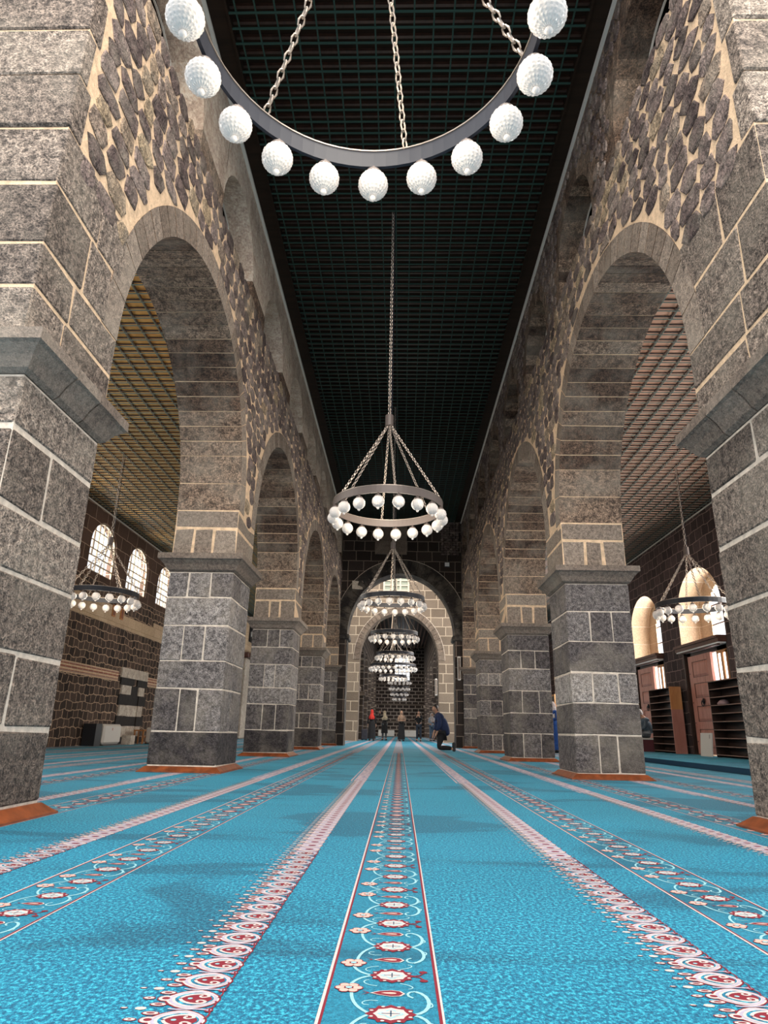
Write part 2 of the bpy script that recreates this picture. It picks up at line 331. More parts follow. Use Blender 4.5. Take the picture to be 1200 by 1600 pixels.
def band_motif(X, Y, hi):
    P = 0.47
    for k, oy in enumerate((0.0, P/2)):
        y = Y+oy; N = 24 if hi else 12
        ell(X, y, 0.052, 0.046, 0.0021, 3, N, 12, 0.09); ell(X, y, 0.036, 0.031, 0.0024, 4 if not hi else 2, N, 8, 0.08)
        if hi:
            for a in range(8): ell(X+0.0455*math.cos(a*PI/4+.39), y+0.0405*math.sin(a*PI/4+.39), 0.0045, 0.004, 0.0027, 2, 8)
            ell(X, y, 0.024, 0.020, 0.0027, 5, 16, 4, .25); ell(X, y, 0.019, 0.016, 0.0029, 2, 12, 4, .3); ribbon([(X-.02, y), (X+.02, y)], .003, .0031, 7); ribbon([(X, y-.016), (X, y+.016)], .003, .0031, 7)
        # almond leaf between the medallions
        ya = y+P/4
        pts = [(X-0.050, ya), (X-0.030, ya+0.014), (X, ya+0.021), (X+0.022, ya+0.015), (X+0.032, ya), (X+0.022, ya-0.015), (X, ya-0.019), (X-0.03, ya-0.010)]
        flat(pts, 0.0021, 2); flat([(X-0.006+(px-X+0.006)*0.86, ya+(py-ya)*0.86) for px, py in pts], 0.0024, 3)
        flat([(X-0.004+(px-X+0.004)*0.45, ya+(py-ya)*0.30) for px, py in pts], 0.0027, 4)
        if hi: flat([(X-.050, ya), (X-.070, ya+.014), (X-.056, ya), (X-.070, ya-.014)], .0024, 3)
    for sg in (1, -1):       # a pair of side flowers round medallion A, vines on to medallion B
        fy = Y+sg*0.088; fx = X-0.101
        if hi:
            for a in range(6): ell(fx+0.021*math.cos(a*PI/3), fy+0.019*math.sin(a*PI/3), 0.0140, 0.0130, 0.0022, 3, 10)
            for a in range(6): ell(fx+0.021*math.cos(a*PI/3), fy+0.019*math.sin(a*PI/3), 0.0112, 0.0104, 0.0025, 4, 10)
            ell(fx, fy, 0.0105, 0.0095, 0.0028, 3, 10); ell(fx, fy, 0.008, 0.007, 0.0030, 5, 10)
        else:
            ell(fx, fy, 0.030, 0.027, 0.0022, 3, 12, 6, .15); ell(fx, fy, 0.025, 0.022, 0.0025, 4, 12, 6, .15)
        n = 9 if hi else 5
        ribbon(bez([(X-0.045, Y), (X-0.075, Y+sg*0.01), (X-0.092, Y+sg*0.035), (fx+0.002, fy-sg*0.02)], n), 0.008, 0.0015, 5)
        ribbon(bez([(fx+0.008, fy+sg*0.022), (fx+0.01, fy+sg*0.09), (X-0.07, Y+sg*0.21), (X-0.045, Y+sg*0.235)], n), 0.008, 0.0015, 5)
        ribbon(bez([(X+0.045, Y+sg*0.235), (X+0.095, Y+sg*0.225), (X+0.098, Y+sg*0.12), (X+0.055, Y+sg*0.10)], n), 0.009, 0.0015, 5)
        ribbon(bez([(X+0.055, Y+sg*0.10), (X+0.035, Y+sg*0.10), (X+0.03, Y+sg*0.13), (X+0.05, Y+sg*0.14)], 5), 0.006, 0.0016, 5)
        ribbon([(X+0.046, Y), (X+0.068, Y+sg*0.006), (X+0.080, Y+sg*0.026)], 0.005, 0.0018, 3)
        ell(X+0.078, Y+sg*0.030, 0.011, 0.009, 0.0021, 3, 8); 
        if hi:
            ribbon(bez([(X-.035, Y+sg*.07), (X-.08, Y+sg*.06), (X-.07, Y+sg*.03), (X-.055, Y+sg*.03)], 7), .0035, .0013, 5)
            ribbon(bez([(X+.02, Y+sg*.05), (X+.05, Y+sg*.06), (X+.06, Y+sg*.08), (X+.04, Y+sg*.085)], 7), .0035, .0013, 5)
            ribbon(bez([(X-.03, Y+sg*.16), (X-.07, Y+sg*.15), (X-.075, Y+sg*.19), (X-.05, Y+sg*.185)], 7), .0035, .0013, 5)
            ribbon(bez([(X+.085, Y+sg*.16), (X+.10, Y+sg*.18), (X+.09, Y+sg*.20), (X+.08, Y+sg*.19)], 6), .0035, .0017, 5)
def heart_motif(X, Y, hi):
    """scroll heart; X is the solid right-hand edge, tendrils and dots run out to the left"""
    n = 20 if hi else 10
    def tear(cx, cy, sx, sy, z, mi):
        pts = []
        for i in range(n):
            a = 2*PI*i/n; r_ = 1-0.22*math.cos(a)**3 if math.cos(a) < 0 else 1
            pts.append((cx+sx*r_*math.cos(a)*1.0, cy+sy*math.sin(a)*(1.0-0.25*max(0, math.cos(a)))))
        flat(pts, z, mi)
    cx = X-0.052
    tear(cx, Y, 0.057, 0.058, 0.0011, 3); tear(cx, Y, 0.053, 0.054, 0.0014, 2)
    if hi:
        tear(cx, Y, 0.049, 0.049, 0.0017, 6); tear(cx, Y, 0.043, 0.043, 0.0019, 2); tear(cx+.002, Y, 0.039, 0.038, 0.0021, 0); tear(cx+.004, Y, 0.033, 0.031, 0.0023, 3)
        for sg in (1, -1):
            ribbon(bez([(cx-.034, Y+sg*.003), (cx-.020, Y+sg*.034), (cx+.030, Y+sg*.036), (cx+.026, Y+sg*.012)], 9), .0075, .0026, 2)
            ribbon(bez([(cx+.026, Y+sg*.013), (cx+.010, Y+sg*.000), (cx+.000, Y+sg*.016), (cx+.012, Y+sg*.020)], 7), .0055, .0028, 2)
            ribbon(bez([(X-.006, Y+sg*.058), (X+.004, Y+sg*.040), (X+.002, Y+sg*.02), (X-.004, Y+sg*.01)], 6), .004, .0028, 3)
        ell(cx-.012, Y, .006, .005, .0028, 5, 8); ell(X-.006, Y+.058, .010, .012, .0019, 3, 8); ell(X-.006, Y+.058, .006, .007, .0022, 6, 8)
        ribbon(bez([(X-.095, Y+.058), (X-.07, Y+.05), (X-.04, Y+.066), (X-.012, Y+.058)], 7), .006, .0022, 6)
    else:
        tear(cx, Y, 0.038, 0.036, 0.0018, 6); ell(cx, Y, 0.022, 0.018, 0.0021, 3, 8)
    # palmette and small drops to the left
    lx = X-0.118
    for (ax, ay, rx, ry) in ((0, 0, .017, .015), (-.006, .034, .017, .008), (-.006, -.034, .017, .008)):
        ell(lx+ax, Y+ay, rx+.003, ry+.003, .0012, 3, 10); ell(lx+ax, Y+ay, rx, ry, .0015, 2, 10)
        if hi: ell(lx+ax, Y+ay, rx*.55, ry*.5, .0018, 3, 8)
    ell(lx-.038, Y, .015, .009, .0012, 3, 10); ell(lx-.038, Y, .012, .0065, .0015, 2, 10)
    if hi: ell(lx-.038, Y, .004, .0025, .0018, 3, 8)
    ell(lx-.036, Y+.058, .013, .009, .0012, 2, 8); ell(lx-.072, Y+.058, .009, .005, .0013, 3, 6); ell(lx-.072, Y+.058, .007, .0035, .0016, 2, 6)
PER = 1.21
for k in range(-8, 6):
    Xc = -0.012 + k*PER
    if not (-8.8 < Xc < 5.5): continue
    ymax = 19 if abs(k) <= 1 else (14 if abs(k) <= 3 else 0)
    x0, x1 = Xc-0.155, Xc+0.112
    # base strip of the flowered border with its ivory and crimson edges
    flat([(x0, -4), (x1, -4), (x1, max(ymax, 0)), (x0, max(ymax, 0))], 0.0006, 1)
    for (a, c, mi) in ((x0-.003, x0+.004, 2), (x0+.004, x0+.010, 3), (x1-.009, x1-.002, 3), (x1-.002, x1+.003, 2)):
        flat([(a, -4), (c, -4), (c, 70), (a, 70)], 0.0012, mi)
    flat([(x0, max(ymax, 0)), (x1, max(ymax, 0)), (x1, 70), (x0, 70)], 0.0007, 9)
    if ymax:
        for j in range(int(ymax/0.47)+1):
            y = 0.515 + 0.47*j
            if y > 0.9 and y < ymax-.1: band_motif(Xc, y, y < 5.0 and abs(k) <= 1)
    # scroll stripe half way to the next border
    Xh = Xc + {0: -0.385, 1: -0.335, 2: -0.34}.get(k, -0.372)
    yh = 8.5 if abs(k) <= 1 else (7.5 if abs(k) <= 3 else 0)
    flat([(Xh-.145, max(yh, 0)), (Xh, max(yh, 0)), (Xh, 70), (Xh-.145, 70)], 0.0007, 8)
    flat([(Xh-.185, max(yh, 0)), (Xh-.165, max(yh, 0)), (Xh-.165, 70), (Xh-.185, 70)], 0.0007, 8)
    if yh:
        flat([(Xh-.110, 3.6 if abs(k) <= 1 else -4), (Xh-.004, 3.6 if abs(k) <= 1 else -4), (Xh-.004, yh), (Xh-.110, yh)], 0.0007, 6)
        for j in range(int(yh/0.116)):
            y = 0.115 + 0.116*j
            if 1.0 < y: heart_motif(Xh, y, y < 3.6 and abs(k) <= 1)
carpet = CP.build('prayer_carpet', [M[k] for k in ('carpet', 'c_band', 'c_white', 'c_red', 'c_pink', 'c_vine', 'c_lilac', 'c_navy', 'far_heart', 'far_band')])
tag(carpet, 'bright blue prayer carpet with flowered rows, laid over the whole floor', 'carpet')

# ------------------------------------------------------------------ piers
W = 2.42; T = 0.93            # nave face of the arcades, their thickness
PL = [(3.70, 4.80), (9.32, 10.42), (15.02, 16.08), (20.68, 21.72), (26.30, 27.34)]
PR = [(3.74, 4.98), (9.74, 10.80), (15.28, 16.32), (20.85, 21.88), (26.30, 27.34)]
ZC0, ZC1 = 2.70, 2.95
COURSES = [0.075, 0.56, 1.03, 1.45, 1.90, 2.34, 2.70]
def pier(side, y0, y1, i, label):
    s = -1 if side == 'L' else 1
    xa, xb = (-(W+T), -W) if s < 0 else (W, W+T)
    root = empty('stone_pier', ((xa+xb)/2, (y0+y1)/2, 0), label, 'pier', 'basalt piers of the nave arcades')
    ox, oy = root.location.x, root.location.y
    mb = MB(); g = 0.0065
    mb.box((xa-ox+.009, y0-oy+.009, 0), (xb-ox-.009, y1-oy-.009, ZC0), 1)
    cs = list(COURSES)
    for q in range(1, len(cs)-1): cs[q] += random.uniform(-.05, .05)
    for c in range(len(cs)-1):
        z0, z1 = cs[c]+g, cs[c+1]-g
        n = 1 if (c % 2 == (0 if s < 0 else 1)) else 3
        if i == 0 and n == 3: n = 2
        cuts = [xa] + sorted(xa+(xb-xa)*(j/n)+random.uniform(-.05, .05) for j in range(1, n)) + [xb]
        ny = 2 if random.random() < .55 else 1
        yc = [y0, y0+(y1-y0)*random.uniform(.35, .65), y1] if ny == 2 else [y0, y1]
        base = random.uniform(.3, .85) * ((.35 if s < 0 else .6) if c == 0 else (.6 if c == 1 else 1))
        for j in range(n):
            for k in range(ny):
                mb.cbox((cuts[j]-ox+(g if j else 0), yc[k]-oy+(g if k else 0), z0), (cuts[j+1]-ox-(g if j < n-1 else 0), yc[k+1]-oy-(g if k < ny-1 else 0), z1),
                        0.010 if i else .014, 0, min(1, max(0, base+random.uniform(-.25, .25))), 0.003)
    if s > 0:   # levelling course of small stones under the right-hand piers
        pass
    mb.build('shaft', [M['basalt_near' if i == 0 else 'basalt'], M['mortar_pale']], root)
    cb = MB()
    prof = [(ZC0+.004, 0.0), (ZC0+.03, .035), (ZC0+.10, .075), (ZC0+.155, .125), (ZC0+.17, .15), (ZC1, .15)]
    ncap = 3 if i == 0 else 1
    segs = [y0 + (y1-y0)*j/ncap for j in range(ncap+1)]
    for j in range(ncap):
        ya, yb = segs[j]+(0.008 if j else 0), segs[j+1]-(0.008 if j < ncap-1 else 0)
        vs = []; 
        for z, o in prof:
            a = ya-(o if j == 0 else 0); b_ = yb+(o if j == ncap-1 else 0)
            vs += [(xa-o-ox, a-oy, z), (xb+o-ox, a-oy, z), (xb+o-ox, b_-oy, z), (xa-o-ox, b_-oy, z)]
        m = len(prof); fs = [(3, 2, 1, 0), (4*m-4, 4*m-3, 4*m-2, 4*m-1)]
        for k in range(m-1):
            for q in range(4): fs.append((4*k+q, 4*k+(q+1) % 4, 4*k+4+(q+1) % 4, 4*k+4+q))
        cb.add(vs, fs, 0, random.uniform(.2, .7))
    cb.build('capital', M['capital'], root)
    tb = MB()      # sloping varnished skirting round the foot
    for z, (a, o) in enumerate(((0.0, 0.085), (0.07, 0.012))): pass
    def ringv(o, z): return [(xa-o-ox, y0-o-oy, z), (xb+o-ox, y0-o-oy, z), (xb+o-ox, y1+o-oy, z), (xa-o-ox, y1+o-oy, z)]
    steps = [(0.095, 0.002), (0.095, 0.014), (0.075, 0.024), (0.055, 0.040), (0.035, 0.056), (0.012, 0.074)]
    vs = []; 
    for o, z in steps: vs += ringv(o, z)
    fs = []
    for k in range(len(steps)-1):
        for q in range(4): fs.append((4*k+q, 4*k+(q+1) % 4, 4*k+4+(q+1) % 4, 4*k+4+q))
    fs += [(3, 2, 1, 0), (20, 21, 22, 23)]
    tb.add(vs, fs); tb.build('skirting', M['trim'], root)
    return root
lab = ['nearest {s} basalt pier, cut off by the {s} edge of the photo', 'second basalt pier on the {s}, whole, with a projecting capital', 'third basalt pier on the {s} side of the nave',
       'fourth basalt pier on the {s} side of the nave', 'farthest {s} pier, joined to the dark cross wall']
for i in range(5):
    pier('L', PL[i][0], PL[i][1], i, lab[i].format(s='left')); pier('R', PR[i][0], PR[i][1], i, lab[i].format(s='right'))

# ------------------------------------------------------------------ arcades above the capitals
ZS, ZA, ZT = 3.64, 5.95, 6.97; RD = 0.29
def arcade(side, P):
    s = -1 if side == 'L' else 1
    xf = s*W; xb = s*(W+T)
    def X(d): return xf + s*d          # d = depth into the wall
    core = MB(); d0, d1 = .002, T-.002
    def strip(ya, yb, za0, za1, zt):
        v = [(X(d0), ya, za0), (X(d0), yb, za1), (X(d0), yb, zt), (X(d0), ya, zt), (X(d1), ya, za0), (X(d1), yb, za1), (X(d1), yb, zt), (X(d1), ya, zt)]
        core.add(v, [(0, 1, 2, 3), (7, 6, 5, 4), (0, 4, 5, 1), (3, 2, 6, 7), (0, 3, 7, 4), (1, 5, 6, 2)], 2)
    for (y0, y1) in P: strip(y0+.004, y1-.004, ZC1, ZC1, ZT)
    strip(3.605, P[0][0]+.004, ZC1, ZC1, ZT)
    arches = []
    for (a, b_) in zip(P[:-1], P[1:]):
        ya, yb = a[1], b_[0]; c = (ya+yb)/2; r_ = (yb-ya)/2; arches.append((c, r_))
        N = 60; q = [c - (r_+.007)*math.cos(PI*i/N) for i in range(N+1)]
        zz = [ZS+(ZA-ZS+.007)*math.sin(PI*i/N) for i in range(N+1)]
        for i in range(N): strip(q[i], q[i+1], zz[i], zz[i+1], ZT)
        # soffit-and-ring voussoirs
        k_ = (ZA-ZS)/r_
        def pt(a_, rad, d): return (X(d), c-(r_+rad)*math.cos(a_), ZS+(r_+rad)*k_*math.sin(a_))
        th = [0, .18, .36] + [.36+(PI-.72)*j/25 for j in range(1, 25)] + [PI-.36, PI-.18, PI]
        for j in range(len(th)-1):
            g = .0030; a0, a1 = th[j]+g, th[j+1]-g
            big = j < 2 or j > len(th)-4
            m = (a0+a1)/2; tone = random.uniform(.1, .9)
            if a1-a0 > .15: tone = .8
            vs = []
            for d in (-.004, T+.004):
                for (aa, rr) in ((a0, 0), (m, 0), (a1, 0), (a1, RD), (m, RD), (a0, RD)):
                    vs.append(pt(aa+random.uniform(-.002, .002), rr+random.uniform(-.002, .001), d))
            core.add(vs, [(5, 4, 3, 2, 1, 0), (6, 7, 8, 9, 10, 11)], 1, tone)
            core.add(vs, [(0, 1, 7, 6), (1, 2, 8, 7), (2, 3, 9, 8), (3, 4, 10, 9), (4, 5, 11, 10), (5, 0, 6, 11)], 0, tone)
    # springer blocks between capital and arch start
    for (y0, y1) in P[1:]:
        zs = [ZC1, 3.36, ZS]
        for q in range(2):
            n = 3 if q == 0 else 1
            cx = [0] + [T*(j/n)+random.uniform(-.04, .04) for j in range(1, n)] + [T]
            for j in range(n):
                xs = sorted((X(cx[j]), X(cx[j+1])))
                g0 = .009
                core.cbox((xs[0]+g0*(0 if (cx[j] == 0 and s > 0) or (cx[j+1] == T and s < 0) else 1), y0, zs[q]+.008), (xs[1]-g0*(0 if (cx[j] == 0 and s < 0) or (cx[j+1] == T and s > 0) else 1), y1, zs[q+1]-.008), .014, 4, random.uniform(.5, .95))
    # quoins of the near end of the arcade
    y0 = P[0][0]; z = ZC1+.0; k = 0
    (c_, r0_) = arches[0]
    while z < 8.7:
        h_ = .345 if z < ZS-.02 else random.uniform(.44, .54); ln = (.13 if k % 2 else .19)
        y0 = 3.60
        if z < 4.45:       # big ashlar between the near end and the first arch
            zt_ = z+h_; e_ = (zt_-ZS)/(ZA-ZS+RD)
            yend_ = (P[0][1]-.0 if zt_ < ZS else c_-(r0_+RD)*math.sqrt(max(0, 1-e_*e_)))-.004
            cuts_ = [y0, y0+(yend_-y0)*random.uniform(.35, .6), yend_]
            for (qa, qb) in zip(cuts_[:-1], cuts_[1:]): core.cbox((min(X(-.006), X(T)), qa+(.008 if qa > y0 else 0), z+.007), (max(X(-.006), X(T)), qb, zt_-.007), .012, 5, random.uniform(.25, .7), .006)
            z += h_; k += 1; continue
        core.cbox((min(X(-.008), X(T)), y0-.012, z+.008), (max(X(-.008), X(T)), y0+ln, min(z+h_, 8.78)-.008), .012, 5, random.uniform(.15, .7) if z > 6 else random.uniform(.5, 1), .008)
        z += h_; k += 1
    # rubble facing
    z = ZC1+.35; yend = P[-1][1]
    while z < ZT-.05:
        h_ = random.uniform(.175, .25)
        y = 3.60+.19+random.uniform(0, .06)
        while y < yend:
            l = random.uniform(.22, .44); cy, cz = y+l/2, z+h_/2
            ok = True
            for (c, r_) in arches:
                e = math.hypot((cy-c)/(r_+RD), max(0, cz-ZS)/(ZA-ZS+RD)) if cz > ZS else (abs(cy-c)/(r_+RD))
                if e < 1.0+.22*h_/(r_+RD): ok = False
            if cz < 4.52 and cy < P[0][1]: ok = False
            if cz < ZS and ok:
                ok = not any(y0 <= cy <= y1 and False for (y0, y1) in P) and cz > ZS-.02
            if ok:
                n = 8; tone = random.random()**1.15; out = []; inn = []; mid = []
                gap = .014 + .014*random.random(); hw_, hh_ = l/2-gap/2, h_/2-gap/2+.006; jj = lambda q: random.uniform(-q, q)
                pt_ = random.uniform(.10, .42)*hw_; tilt = random.uniform(-.12, .12)
                poly = [(hw_+.3*pt_+jj(.008), jj(.5)*hh_), (hw_-pt_+jj(.02), hh_*.92+jj(.012)), (jj(.25)*hw_, hh_*1.08+jj(.014)), (-hw_+pt_+jj(.02), hh_*.92+jj(.012)),
                        (-hw_-.3*pt_+jj(.008), jj(.5)*hh_), (-hw_+pt_+jj(.02), -hh_*.92+jj(.012)), (jj(.25)*hw_, -hh_*1.08+jj(.014)), (hw_-pt_+jj(.02), -hh_*.92+jj(.012))]
                for (u, v) in poly:
                    v += u*tilt
                    yy, zz = cy+u, cz+v
                    for (c, r_) in arches:     # keep clear of the ring
                        if zz > ZS-.3:
                            ey, ez = (yy-c)/(r_+RD+.015), (zz-ZS)/(ZA-ZS+RD+.015); e = math.hypot(ey, max(ez, 0))
                            if e < 1: yy = c+(yy-c)/max(e, .4); zz = ZS+(zz-ZS)/max(e, .4) if zz > ZS else zz
                    out.append((X(.02), yy, zz)); ff = random.uniform(.80, .92)
                    mid.append((X(-.006+random.uniform(-.003, .002)), cy+(yy-cy)*.95, cz+(zz-cz)*.94)); inn.append((X(-.011+random.uniform(-.006, .004)), cy+(yy-cy)*ff, cz+(zz-cz)*ff*.9))
                fs = [(i, (i+1) % n, n+(i+1) % n, n+i) for i in range(n)] + [(n+i, n+(i+1) % n, 2*n+(i+1) % n, 2*n+i) for i in range(n)]
                ctr = (X(-.012+random.uniform(-.010, .008)), cy, cz)
                core.add(out+mid+inn+[ctr], fs+[(2*n+i, 2*n+(i+1) % n, 3*n) for i in range(n)], 3, tone)
            y += l
        z += h_
    o = core.build('wall_left_arcade' if s < 0 else 'wall_right_arcade', [M['vouss'], M['vouss_face'], M['mortar'], M['rubble'], M['vouss_face'], M['basalt_near']], kind='structure')
    # clerestory with its row of round-headed openings
    TC = .38; cl = MB(); zt = 8.80; c0 = 5.18; st = 2.85; hw = .92; sp = 7.40; rise = .84; fd = .03
    def seg(ya, yb, a0, a1, b0, b1, mi):
        v = [(X(fd), ya, a0), (X(fd), yb, a1), (X(fd), yb, b1), (X(fd), ya, b0), (X(TC), ya, a0), (X(TC), yb, a1), (X(TC), yb, b1), (X(TC), ya, b0)]
        cl.add(v, [(0, 1, 2, 3), (7, 6, 5, 4), (3, 2, 6, 7)], mi, random.uniform(.3, .9))
        cl.add(v, [(0, 4, 5, 1)], mi, random.random())
    cs = [c0+st*k for k in range(8) if c0+st*k+hw < P[-1][1]]
    prev = P[0][0]
    for c in cs + [None]:
        e = (c-hw) if c else P[-1][1]
        # solid pier between openings, in courses so that the jamb reads as blocks
        z0 = ZT; rows = 4
        for q in range(rows):
            z1 = ZT+(zt-ZT)*(q+1)/rows
            lo_ = (min(X(fd), X(TC)), prev, z0); hi_ = (max(X(fd), X(TC)), e, z1-.010)
            cl.cbox(lo_, hi_, .006, 0 if (s < 0 and q > 0) else (1 if s > 0 else 2), random.uniform(.2, .9), .003)
            cl.box((lo_[0]+.01, prev+.01, z1-.014), (hi_[0]-.01, e-.01, z1+.002), 3)
            z0 = z1
        if c:
            N = 14
            for i in range(N):
                a0, a1 = PI*i/N, PI*(i+1)/N
                ya, yb = c-hw*math.cos(a0), c-hw*math.cos(a1)
                seg(ya, yb, sp+rise*math.sin(a0), sp+rise*math.sin(a1), zt, zt, 0 if s < 0 else 1)
            # thin rear arch and near-black backing painted as roof-space shade
            N = 14
            for i in range(N):
                a0, a1 = PI*i/N, PI*(i+1)/N
                q = [(c-(hw-.10)*math.cos(a), sp+(rise-.10)*math.sin(a)) for a in (a0, a1)] + [(c-(hw-.12)*math.cos(a), sp+(rise-.12)*math.sin(a)) for a in (a1, a0)]
                cl.prism([(X(TC-.03), yy, zz) for yy, zz in q], (s*.02, 0, 0), 4)
            prev = c+hw
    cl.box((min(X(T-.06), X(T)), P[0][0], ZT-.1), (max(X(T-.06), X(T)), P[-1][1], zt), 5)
    cl.box((min(X(.02), X(T)), P[0][0], zt), (max(X(.02), X(T)), P[-1][1], zt+.12), 5)  # added cover keeps the sky out of the painted void
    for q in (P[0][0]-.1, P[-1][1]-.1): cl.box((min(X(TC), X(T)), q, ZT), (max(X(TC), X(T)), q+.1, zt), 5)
    if s > 0:     # rubble on the right-hand clerestory face
        z = ZT+.02
        while z < zt-.1:
            h_ = random.uniform(.16, .22); y = P[0][0]+.5
            while y < P[-1][1]-.2:
                l = random.uniform(.14, .3); cy, cz = y+l/2, z+h_/2
                if all(not (abs(cy-c) < hw+.10+l/2 and (cz < sp or math.hypot((cy-c)/(hw+.2), (cz-sp)/(rise+.2)) < 1.06)) for c in cs) and cz+h_/2 < zt-.02:
                    n = 8; o_ = []; i_ = []
                    for k in range(n):
                        a = 2*PI*k/n+.39; ca, sa = math.cos(a), math.sin(a); rr = random.uniform(.95, 1.15)
                        o_.append((X(.035), cy+ca*rr*(l/2-.012), cz+sa*rr*(h_/2-.010))); i_.append((X(.012+random.uniform(-.006, .006)), cy+ca*rr*(l/2-.012)*.85, cz+sa*rr*(h_/2-.01)*.85))
                    cl.add(o_+i_, [(k, (k+1) % n, n+(k+1) % n, n+k) for k in range(n)]+[tuple(range(n, 2*n))], 6, random.random()*.8)
                y += l
            z += h_
    cl.build('wall_left_clerestory' if s < 0 else 'wall_right_clerestory', [M['plaster'], M['vouss'], M['vouss'], M['mortar_pale'], M['cornice'], M['dark_void'], M['rubble']], kind='structure')
    tr = MB(); tr.box((min(X(-.012), X(.03)), P[0][0], 8.755), (max(X(-.012), X(.03)), P[-1][0], 8.80)); tr.build('trim_1' if s < 0 else 'trim_2', M['cornice'], kind='structure')
arcade('L', PL); arcade('R', PR)

# ------------------------------------------------------------------ ceilings
def ceiling(name, x0, x1, y0, y1, z, mb_mat, net_mat, px, py, wr, depth, margin):
    b = MB(); b.box((x0, y0, z+depth), (x1, y1, z+depth+.1), 0)
    if margin:
        for xa in (x0, x1-margin): b.box((xa, y0, z+.01), (xa+margin, y1, z+depth+.02), 0)
        for xa in (x0+margin*1.0, x1-margin-.03): b.box((xa, y0, z-.02), (xa+.03, y1, z+depth), 0)
    x = x0+margin+px/2
    while x < x1-margin:
        b.box((x-wr/2, y0, z), (x+wr/2, y1, z+wr), 1)
        if mb_mat is not M['ceil_nave']: b.box((x-wr*.8, y0, z+depth-.015), (x+wr*.8, y1, z+depth), 2)
        x += px
    y = y0+py/2
    while y < y1:
        b.box((x0+margin, y-wr/2, z-wr*.6), (x1-margin, y+wr/2, z+wr*.4), 1)
        b.box((x0+margin, y-wr*.9, z+depth-(.05 if mb_mat is M['ceil_nave'] else .018)), (x1-margin, y+wr*.9, z+depth), 2)
        y += py
    return b.build(name, [mb_mat, net_mat, M['shelf']], kind='structure')
ceiling('ceiling', -W-.02, W+.02, 3.9, 26.3, 8.80, M['ceil_nave'], M['net'], .24, .19, .020, .14, .24)
ceiling('ceiling_left_aisle', WXL, -W-T, 3.9, 45, 6.78, M['ceil_left'], M['net_aisle'], .30, .21, .013, .055, .0)
ceiling('ceiling_right_aisle', W+T, WXR, 3.9, 45, 6.65, M['ceil_right'], M['net_aisle'], .30, .21, .013, .055, .0)

# ------------------------------------------------------------------ walls with arched openings (vertical strips)
def cutwall(mb, axis, f0, f1, a0, a1, z0, z1, ops, zsplit=None, mi=0, mi2=None, reveal=None):
    """wall slab between faces f0 and f1, running a0..a1; ops = (centre, half width, sill, spring, rise)"""
    def P(f, a, z): return (f, a, z) if axis == 'X' else (a, f, z)
    ops = sorted(ops)
    def solid(ya, yb, za, zb, zc, zd, m_): # bottom za-zb, top zc-zd
        v = [P(f0, ya, za), P(f0, yb, zb), P(f0, yb, zd), P(f0, ya, zc), P(f1, ya, za), P(f1, yb, zb), P(f1, yb, zd), P(f1, ya, zc)]
        mb.add(v, [(0, 1, 2, 3), (7, 6, 5, 4), (3, 2, 6, 7)], m_); mb.add(v, [(0, 4, 5, 1)], m_ if reveal is None else reveal)
    def split(ya, yb):
        if zsplit: solid(ya, yb, z0, z0, zsplit, zsplit, mi); solid(ya, yb, zsplit, zsplit, z1, z1, mi2)
        else: solid(ya, yb, z0, z0, z1, z1, mi)
    cur = a0
    for (c, hw, sl, sp, ri) in ops:
        split(cur, c-hw)
        rv = reveal if reveal is not None else mi
        up = mi2 if mi2 is not None else mi
        if sl > z0:
            if zsplit and sl > zsplit: solid(c-hw, c+hw, z0, z0, zsplit, zsplit, mi); solid(c-hw, c+hw, zsplit, zsplit, sl, sl, up)
            else: solid(c-hw, c+hw, z0, z0, sl, sl, mi)
            mb.add([P(f0, c-hw, sl), P(f0, c+hw, sl), P(f1, c+hw, sl), P(f1, c-hw, sl)], [(0, 1, 2, 3)], rv)
        for a in (c-hw, c+hw): mb.add([P(f0, a, sl), P(f1, a, sl), P(f1, a, sp), P(f0, a, sp)], [(0, 1, 2, 3)], rv)
        N = 24
        for i in range(N):
            t0, t1 = PI*i/N, PI*(i+1)/N
            solid(c-hw*math.cos(t0), c-hw*math.cos(t1), sp+ri*math.sin(t0), sp+ri*math.sin(t1), z1, z1, up)
        cur = c+hw
    split(cur, a1)
# left outer wall
LWIN = [5.2+2.80*k for k in range(-1, 13)]
LWIN = [19.25-2.80*5+2.80*k for k in range(0, 13)]
wl = MB(); cutwall(wl, 'X', WXL, WXL-.26, 3.0, 45, -.1, 6.95, [(c, .90, 4.82, 5.62, .78) for c in LWIN], 4.6, 0, 1, 1)
wl.build('wall_left', [M['wall_left'], M['wall_upper']], kind='structure')
b = MB(); b.box((WXL+.002, 3, 3.52), (WXL+.03, 21.3, 4.12), 0); b.box((WXL+.002, 21.3, 3.52), (WXL+.03, 24.0, 3.95), 0); b.box((WXL+.002, 24, 3.52), (WXL+.03, 45, 4.12), 0); b.build('trim_3', M['cream'], kind='structure')
for k, ya in enumerate((19.9, 20.6)): pass
b = MB()
for (ya, yb) in ((3, 21.55), (24.1, 30)):
    for z in (1.93, 2.03, 2.13): b.box((WXL+.002, ya, z), (WXL+.022, yb, z+.052), 0)
    b.box((WXL+.001, ya, 1.90), (WXL+.012, yb, 2.21), 1)
b.build('trim_4', [M['brick_red'], M['mortar']], kind='structure')
b = MB(); b.box((WXL, 3, 6.74), (WXL+.02, 45, 6.775)); b.build('trim_5', M['cornice'], kind='structure')
